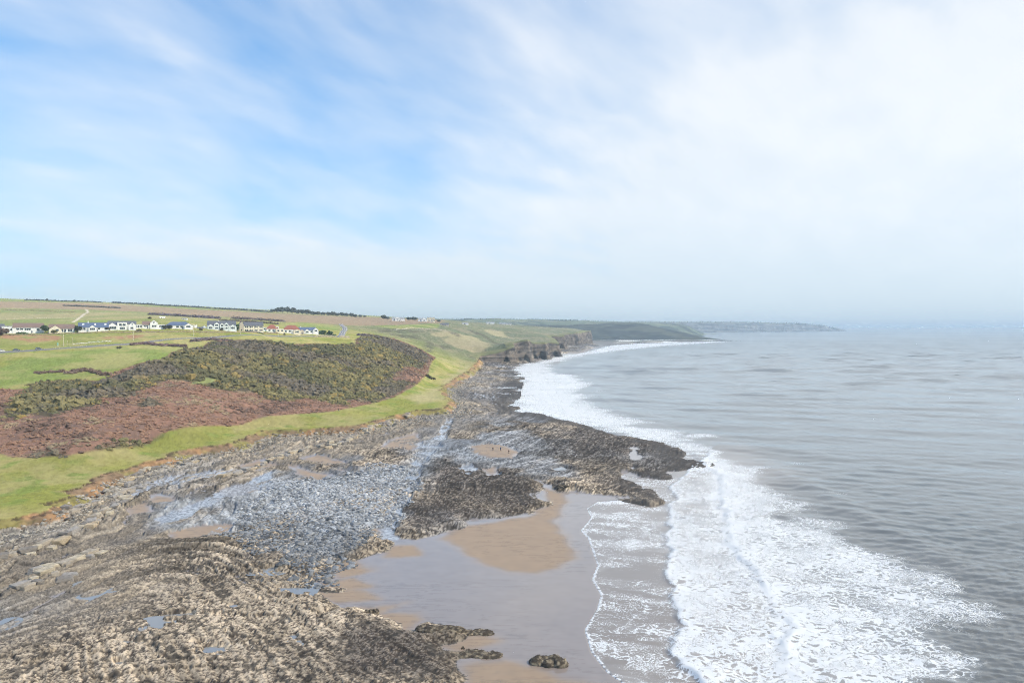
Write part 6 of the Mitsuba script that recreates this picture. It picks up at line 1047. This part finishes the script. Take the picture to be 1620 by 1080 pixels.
for name, label, cat, pos, yaw, bodies, chim in HOUSES:
    k = root(name, label, cat)
    gz = float(surf_z(pos[0], pos[1])[0])
    W = trimesh.transformations.rotation_matrix(yaw, [0, 0, 1]); W[:3, 3] = [pos[0], pos[1], gz]

    def add(part, m, mat):
        m = m.copy(); m.apply_transform(W)
        return put(f'{k}__{part}', m, mat)
    for bi, (x0, x1, fr, dep, z0, ze, zr, rt, wm, rm, wins) in enumerate(bodies):
        x0 += 0.003 * bi; x1 -= 0.003 * bi
        z0 = z0 - 2.5; y0, y1 = fr, fr + dep
        xm, ym = (x0 + x1) / 2, (y0 + y1) / 2
        ov = 0.35
        if rt == 'gx':
            add('wall', extr([[y0, z0], [y1, z0], [y1, ze], [ym, zr], [y0, ze]], 'x', x0, x1), 'm_' + wm)
            s = (zr - ze) / (dep / 2)
            add('roof', trimesh.util.concatenate([extr([[y0 - ov, ze - ov * s + .05], [y0 - ov, ze - ov * s + .25], [ym, zr + .25], [ym, zr + .05]], 'x', x0 - .2, x1 + .2),
                                                  extr([[y1 + ov, ze - ov * s + .05], [y1 + ov, ze - ov * s + .25], [ym + .01, zr + .25], [ym + .01, zr + .05]], 'x', x0 - .2, x1 + .2)]), 'm_' + rm)
        elif rt == 'gf':
            add('wall', extr([[x0, z0], [x1, z0], [x1, ze], [xm, zr], [x0, ze]], 'y', y0, y1), 'm_' + wm)
            s = (zr - ze) / ((x1 - x0) / 2)
            add('roof', trimesh.util.concatenate([extr([[x0 - .2, ze - .2 * s + .05], [x0 - .2, ze - .2 * s + .22], [xm, zr + .22], [xm, zr + .05]], 'y', y0 - .12, y1 + 3),
                                                  extr([[x1 + .2, ze - .2 * s + .05], [x1 + .2, ze - .2 * s + .22], [xm + .01, zr + .22], [xm + .01, zr + .05]], 'y', y0 - .12, y1 + 3)]), 'm_' + rm)
        elif rt == 'hip':
            add('wall', box(x0, x1, y0, y1, z0, ze), 'm_' + wm)
            i_ = min(dep / 2, (x1 - x0) * 0.4)
            add('roof', trimesh.convex.convex_hull(np.array([[a, b, ze + e] for a in (x0 - ov, x1 + ov) for b in (y0 - ov, y1 + ov) for e in (0.003, .15)] + [[x0 + i_, ym, zr], [x1 - i_, ym, zr]])), 'm_' + rm)
        else:
            add('wall', box(x0, x1, y0, y1, z0, ze), 'm_' + wm)
            add('roof', box(x0 - .15, x1 + .15, y0 - .15, y1 + .15, ze + .003, max(zr, ze + .2)), 'm_' + rm)
        for (a, c, zb, zt) in wins:
            wk = add('window', box(a - .07, c + .07, y0 - .07, y0 + .1, zb - .07, zt + .07), 'm_white')
            m = box(a, c, y0 - .10, y0 - .02, zb, zt); m.apply_transform(W)
            put(wk + '__pane', m, 'm_pane')
            if c - a > 2.4:
                mid = [box(a + (c - a) * t - .05, a + (c - a) * t + .05, y0 - .13, y0 - .03, zb + .003, zt - .003) for t in ((.33, .66) if c - a > 3 else (.5,))]
                m = trimesh.util.concatenate(mid); m.apply_transform(W); put(wk + '__mullion', m, 'm_white')
        if bi == 0 and dep > 6:
            dx = x0 + (x1 - x0) * 0.62
            add('door', box(dx - .5, dx + .5, y0 - .06, y0 + .05, max(z0 + 2.4, 0) + .02, min(ze - .2, 2.1)), 'm_slate')
        if rm == 'blue' and name == 'dormer_house' and bi == 0:
            for sx0 in (0.13, 0.52, 0.86):
                xa = x0 + (x1 - x0) * sx0; s = (zr - ze) / (dep / 2); yy = y0 + dep * .22
                q = extr([[yy, ze + (yy - y0) * s + .2], [yy + 1.3, ze + (yy + 1.3 - y0) * s + .2], [yy + 1.3, ze + (yy + 1.3 - y0) * s + .36], [yy, ze + (yy - y0) * s + .36]], 'x', xa, xa + 1.4)
                add('skylight', q, 'm_lamp')
    b0 = bodies[0]
    for (cx, ct) in chim:
        yc = b0[2] + b0[3] / 2 + .05
        ck = add('chimney', box(cx - .4, cx + .4, yc - .35, yc + .35, b0[5], ct), 'm_white' if name in ('dormer_house', 'gabled_villa', 'gabled_house') else 'm_brown')
        m = box(cx - .15, cx + .15, yc - .15, yc + .15, ct + .003, ct + .45); m.apply_transform(W); put(ck + '__chimney_pot', m, 'm_red')

# ------------------------------------------------------------------ poles, sign, walls
PLB = ['tall pole with a crossarm beside the road, nearest the parked-looking cars', 'pale wooden pole standing in the long hedge below the two-gabled house', 'pale wooden pole at the left end of the dark hedge below the small flat-roofed house',
       'pale wooden pole in the grass below the cream two-storey block', 'short pale post in the grass below the red-roofed bungalow', 'pale pole beside the far road bend']
for i, ((x_, y_, hh), lab) in enumerate(zip(SPOTS['poles'], PLB)):
    k = root('pole', lab, 'pole'); gz = float(surf_z(x_, y_)[0])
    put(k + '__shaft', limb([x_, y_, gz - .3], [x_, y_, gz + hh], .26, .17, 8), 'm_pole')
    if hh > 5:
        put(k + '__crossarm', box(x_ - 1.0, x_ + 1.0, y_ - .28, y_ - .12, gz + hh - .9, gz + hh - .7), 'm_pole')
        for o in (-.85, 0.0, .85):
            put(k + '__insulator', limb([x_ + o, y_ - .2, gz + hh - .697], [x_ + o, y_ - .2, gz + hh - .45], .07, .05, 6), 'm_lamp')
for (x_, y_, hh), lab in zip(SPOTS['posts'], ['thin pale marker post right of the tall crossarm pole', 'thin taller marker post, second right of the crossarm pole']):
    k = root('marker_post', lab, 'post'); gz = float(surf_z(x_, y_)[0])
    put(k + '__shaft', limb([x_, y_, gz - .3], [x_, y_, gz + hh], .12, .1, 6), 'm_pole')
    put(k + '__cap', limb([x_, y_, gz + hh + .002], [x_, y_, gz + hh + .2], .16, .08, 6), 'm_lamp')
x_, y_ = SPOTS['sign']; gz = float(surf_z(x_, y_)[0])
k = root('road_sign', 'pale green and white upright board beside the road, left of the crossarm pole', 'sign')
put(k + '__panel', box(x_ - .55, x_ + .55, y_ - .05, y_ + .05, gz + .7, gz + 2.6), 'm_signgreen')
for o in (-.4, .4):
    put(k + '__leg', box(x_ + o - .06, x_ + o + .06, y_ + .053, y_ + .17, gz - .3, gz + 2.5), 'm_lamp')


def wall(name, lab, pts, hh, th, mat_cols):
    """drystone wall: courses of separate stones with uneven tops"""
    k = root(name, lab, 'wall')
    q = dens(pts, 1.0)
    ps, rs, zs = [], [], []
    gz = surf_z(q[:, 0], q[:, 1])
    n = len(q)
    for c in range(max(1, int(hh / .45))):
        ps.append(q + rng.normal(0, .12, q.shape)); zs.append(gz + .2 + c * .45); rs.append(np.full(n, .55) * rng.uniform(.8, 1.3, n))
    p = np.vstack(ps); cc = lerp(A3(0.34, 0.30, 0.23), A3(0.60, 0.54, 0.43), rng.uniform(0, 1, (len(p), 1)))
    if mat_cols: cc = A3(*mat_cols) * rng.uniform(.8, 1.1, (len(p), 1))
    v, f, c = blobs(p, np.concatenate(zs), np.concatenate(rs), .62, cc, rng, ICO, .2)
    put(k + '__stone', (v, f), 'm_rock', color=c)
    labels[k + '__stone'] = {'kind': 'stuff', 'label': 'rough stones of the wall'}


WL = ['long pale garden wall in front of the red-roofed houses', 'tumbled stone wall left of the road bend, in two pieces', 'stone wall just right of the road bend',
      'low white roadside wall on the left, right of the marker posts', 'low tan boundary wall running below the row of white houses']
for w_, lab, mc in zip(SPOTS['walls'], WL, [None, None, None, (0.72, 0.72, 0.68), (0.42, 0.33, 0.25)]):
    *pts, hh = w_
    wall('stone_wall', lab, pts, hh, .5, mc)


# ------------------------------------------------------------------ cars
def car(k, x_, y_, paint):
    c0, zz, an = road_z(x_, y_)
    W = trimesh.transformations.rotation_matrix(an, [0, 0, 1]); W[:3, 3] = [c0[0] + math.sin(an) * 1.7, c0[1] - math.cos(an) * 1.7, zz + .03]

    def add(part, m, mat, sm=False):
        m = m.copy(); m.apply_transform(W); return put(f'{k}__{part}', m, mat, smooth=sm)
    lo = [[-2.1, .35], [-2.15, .75], [-1.9, .95], [1.0, .98], [1.95, .80], [2.1, .55], [2.05, .35]]
    add('body', extr(lo, 'y', -.88, .88), paint)
    cab = np.array([[-1.85, -.80, .97], [-1.85, .80, .97], [1.05, -.80, .99], [1.05, .80, .99], [-1.35, -.62, 1.45], [-1.35, .62, 1.45], [.25, -.62, 1.48], [.25, .62, 1.48]])
    add('window_band', trimesh.convex.convex_hull(cab), 'm_pane')
    add('roof', trimesh.convex.convex_hull(np.array([[a, b, c] for a, c in ((-1.38, 1.46), (.28, 1.485), (-1.2, 1.52), (.1, 1.53)) for b in (-.64, .64)])), paint)
    for a in (-1.3, 1.3):
        for b in (-.80, .80):
            m = trimesh.creation.cylinder(.33, .22, sections=16); m.apply_transform(trimesh.transformations.rotation_matrix(math.pi / 2, [1, 0, 0])); m.apply_translation([a, b, .33])
            wk = add('wheel', m, 'm_tyre')
            m = trimesh.creation.cylinder(.2, .02, sections=12); m.apply_transform(trimesh.transformations.rotation_matrix(math.pi / 2, [1, 0, 0])); m.apply_translation([a, b + math.copysign(.122, b), .33])
            m.apply_transform(W); put(wk + '__rim', m, 'm_lamp')
    for b in (-.6, .6):
        add('headlight', box(1.96, 2.09, b - .18, b + .18, .58, .74), 'm_lamp')
        add('tail_light', box(-2.16, -2.1, b - .15, b + .15, .6, .78), 'm_red')


CLB = ['dark blue car on the road, left one of the two dark cars', 'dark blue car on the road, right one of the two dark cars', "white car on the road, cut by the picture's left edge"]
for (x_, y_), lab, pm in zip(SPOTS['cars'], CLB, ['m_carblue', 'm_carblue', 'm_carwhite']):
    car(root('car', lab, 'car'), x_, y_, pm)
x_, y_ = [-232.0, 742.0]

# ------------------------------------------------------------------ people
import manifold3d as m3


def bones(chains, fine=0.05):
    out = None
    for a, ra, b, rb in chains:
        s = [m3.Manifold.sphere(ra, 14).translate(list(map(float, a))), m3.Manifold.sphere(rb, 14).translate(list(map(float, b)))]
        h_ = m3.Manifold.batch_hull(s)
        out = h_ if out is None else out + h_
    o = out.refine_to_length(fine).to_mesh()
    m = trimesh.Trimesh(o.vert_properties[:, :3], o.tri_verts)
    trimesh.smoothing.filter_taubin(m, iterations=6)
    return m


def person(k, x_, y_, yaw, step, top, low):
    zz = float(surf_z(x_, y_)[0]) + 0.02
    s = step
    hipL, hipR = (-.1, 0, .9), (.1, 0, .9)
    knL, knR = (-.11, s * .18, .48), (.11, -s * .12, .48)
    anL, anR = (-.11, s * .22, .09), (.11, -s * .3, .09)
    shL, shR = (-.19, 0, 1.40), (.19, 0, 1.40)
    elL, elR = (-.26, -s * .12, 1.13), (.26, s * .12, 1.13)
    haL, haR = (-.25, s * .02, .89), (.25, s * .22, .92)
    hand = []
    for h_, e in ((haL, -1), (haR, 1)):
        for q in range(4):
            hand.append(((h_[0], h_[1] + (q - 1.5) * .02, h_[2]), .014, (h_[0] - e * .012, h_[1] + (q - 1.5) * .022, h_[2] - .09 + .008 * abs(q - 1.3)), .009))
        hand.append(((h_[0], h_[1] + .03, h_[2] + .02), .013, (h_[0] - e * .02, h_[1] + .065, h_[2] - .04), .009))
    body = bones([((0, 0, 1.42), .06, (0, .01, 1.55), .055), ((0, .02, 1.62), .105, (0, .035, 1.68), .10), ((0, .12, 1.61), .02, (0, .135, 1.595), .02),
                  ((0, 0, .95), .15, (0, 0, 1.3), .16), (hipL, .1, knL, .07), (hipR, .1, knR, .07), (knL, .07, anL, .05), (knR, .07, anR, .05),
                  (shL, .055, elL, .045), (shR, .055, elR, .045), (elL, .042, haL, .032), (elR, .042, haR, .032)] + hand, .06)
    jack = bones([((0, 0, .92), .18, (0, 0, 1.34), .185), (shL, .085, shR, .085), (shL, .08, elL, .065), (shR, .08, elR, .065), (elL, .065, (haL[0], haL[1], haL[2] + .06), .052), (elR, .065, (haR[0], haR[1], haR[2] + .06), .052)])
    trou = bones([(hipL, .125, knL, .095), (hipR, .125, knR, .095), (knL, .09, (anL[0], anL[1], .12), .07), (knR, .09, (anR[0], anR[1], .12), .07), (hipL, .13, hipR, .13)])
    shoe = bones([((anL[0], anL[1] - .04, .06), .06, (anL[0], anL[1] + .16, .045), .045), ((anR[0], anR[1] - .04, .06), .06, (anR[0], anR[1] + .16, .045), .045)])
    hair = bones([((0, -.005, 1.69), .11, (0, .01, 1.71), .108)])
    W = trimesh.transformations.rotation_matrix(yaw, [0, 0, 1]); W[:3, 3] = [x_, y_, zz]
    for part, m, mat in (('body', body, 'm_skin'), ('jacket', jack, top), ('trousers', trou, low), ('shoes', shoe, 'm_cloth_dark'), ('hair', hair, 'm_bark')):
        m.apply_transform(W)
        put(f'{k}__{part}', m, mat, smooth=True)


PEO = [('person in dark clothes standing on the sand patch among the rocks, left one of three', 'm_cloth_dark', 'm_cloth_dark', 2.6, .4), ('person in a dark blue jacket standing on the sand patch, middle of three', 'm_cloth_blue', 'm_cloth_dark', .4, .7),
       ('person in brown clothes walking on the sand patch, right one of three', 'm_cloth_brown', 'm_cloth_dark', -.8, 1.0), ('person in dark clothes walking on the grass strip beside the bracken', 'm_cloth_dark', 'm_cloth_blue', -1.2, 1.0)]
for (x_, y_), (lab, a, b, yw, st_) in zip(SPOTS['people'], PEO):
    person(root('person', lab, 'person'), x_, y_, yw, st_, a, b)

# ------------------------------------------------------------------ haze
scene['air'] = {'type': 'homogeneous', 'albedo': {'type': 'rgb', 'value': [0.66, 0.80, 0.93]}, 'sigma_t': HAZE, 'phase': {'type': 'hg', 'g': 0.1}}
root('haze', 'thin pale sea haze over the whole coast', 'haze', kind='stuff')
scene['haze'] = {'type': 'cube', 'to_world': T().translate([0, 145000, 82]).scale([300000, 150000, 89]), 'bsdf': {'type': 'null'}, 'interior': {'type': 'ref', 'id': 'air'}}
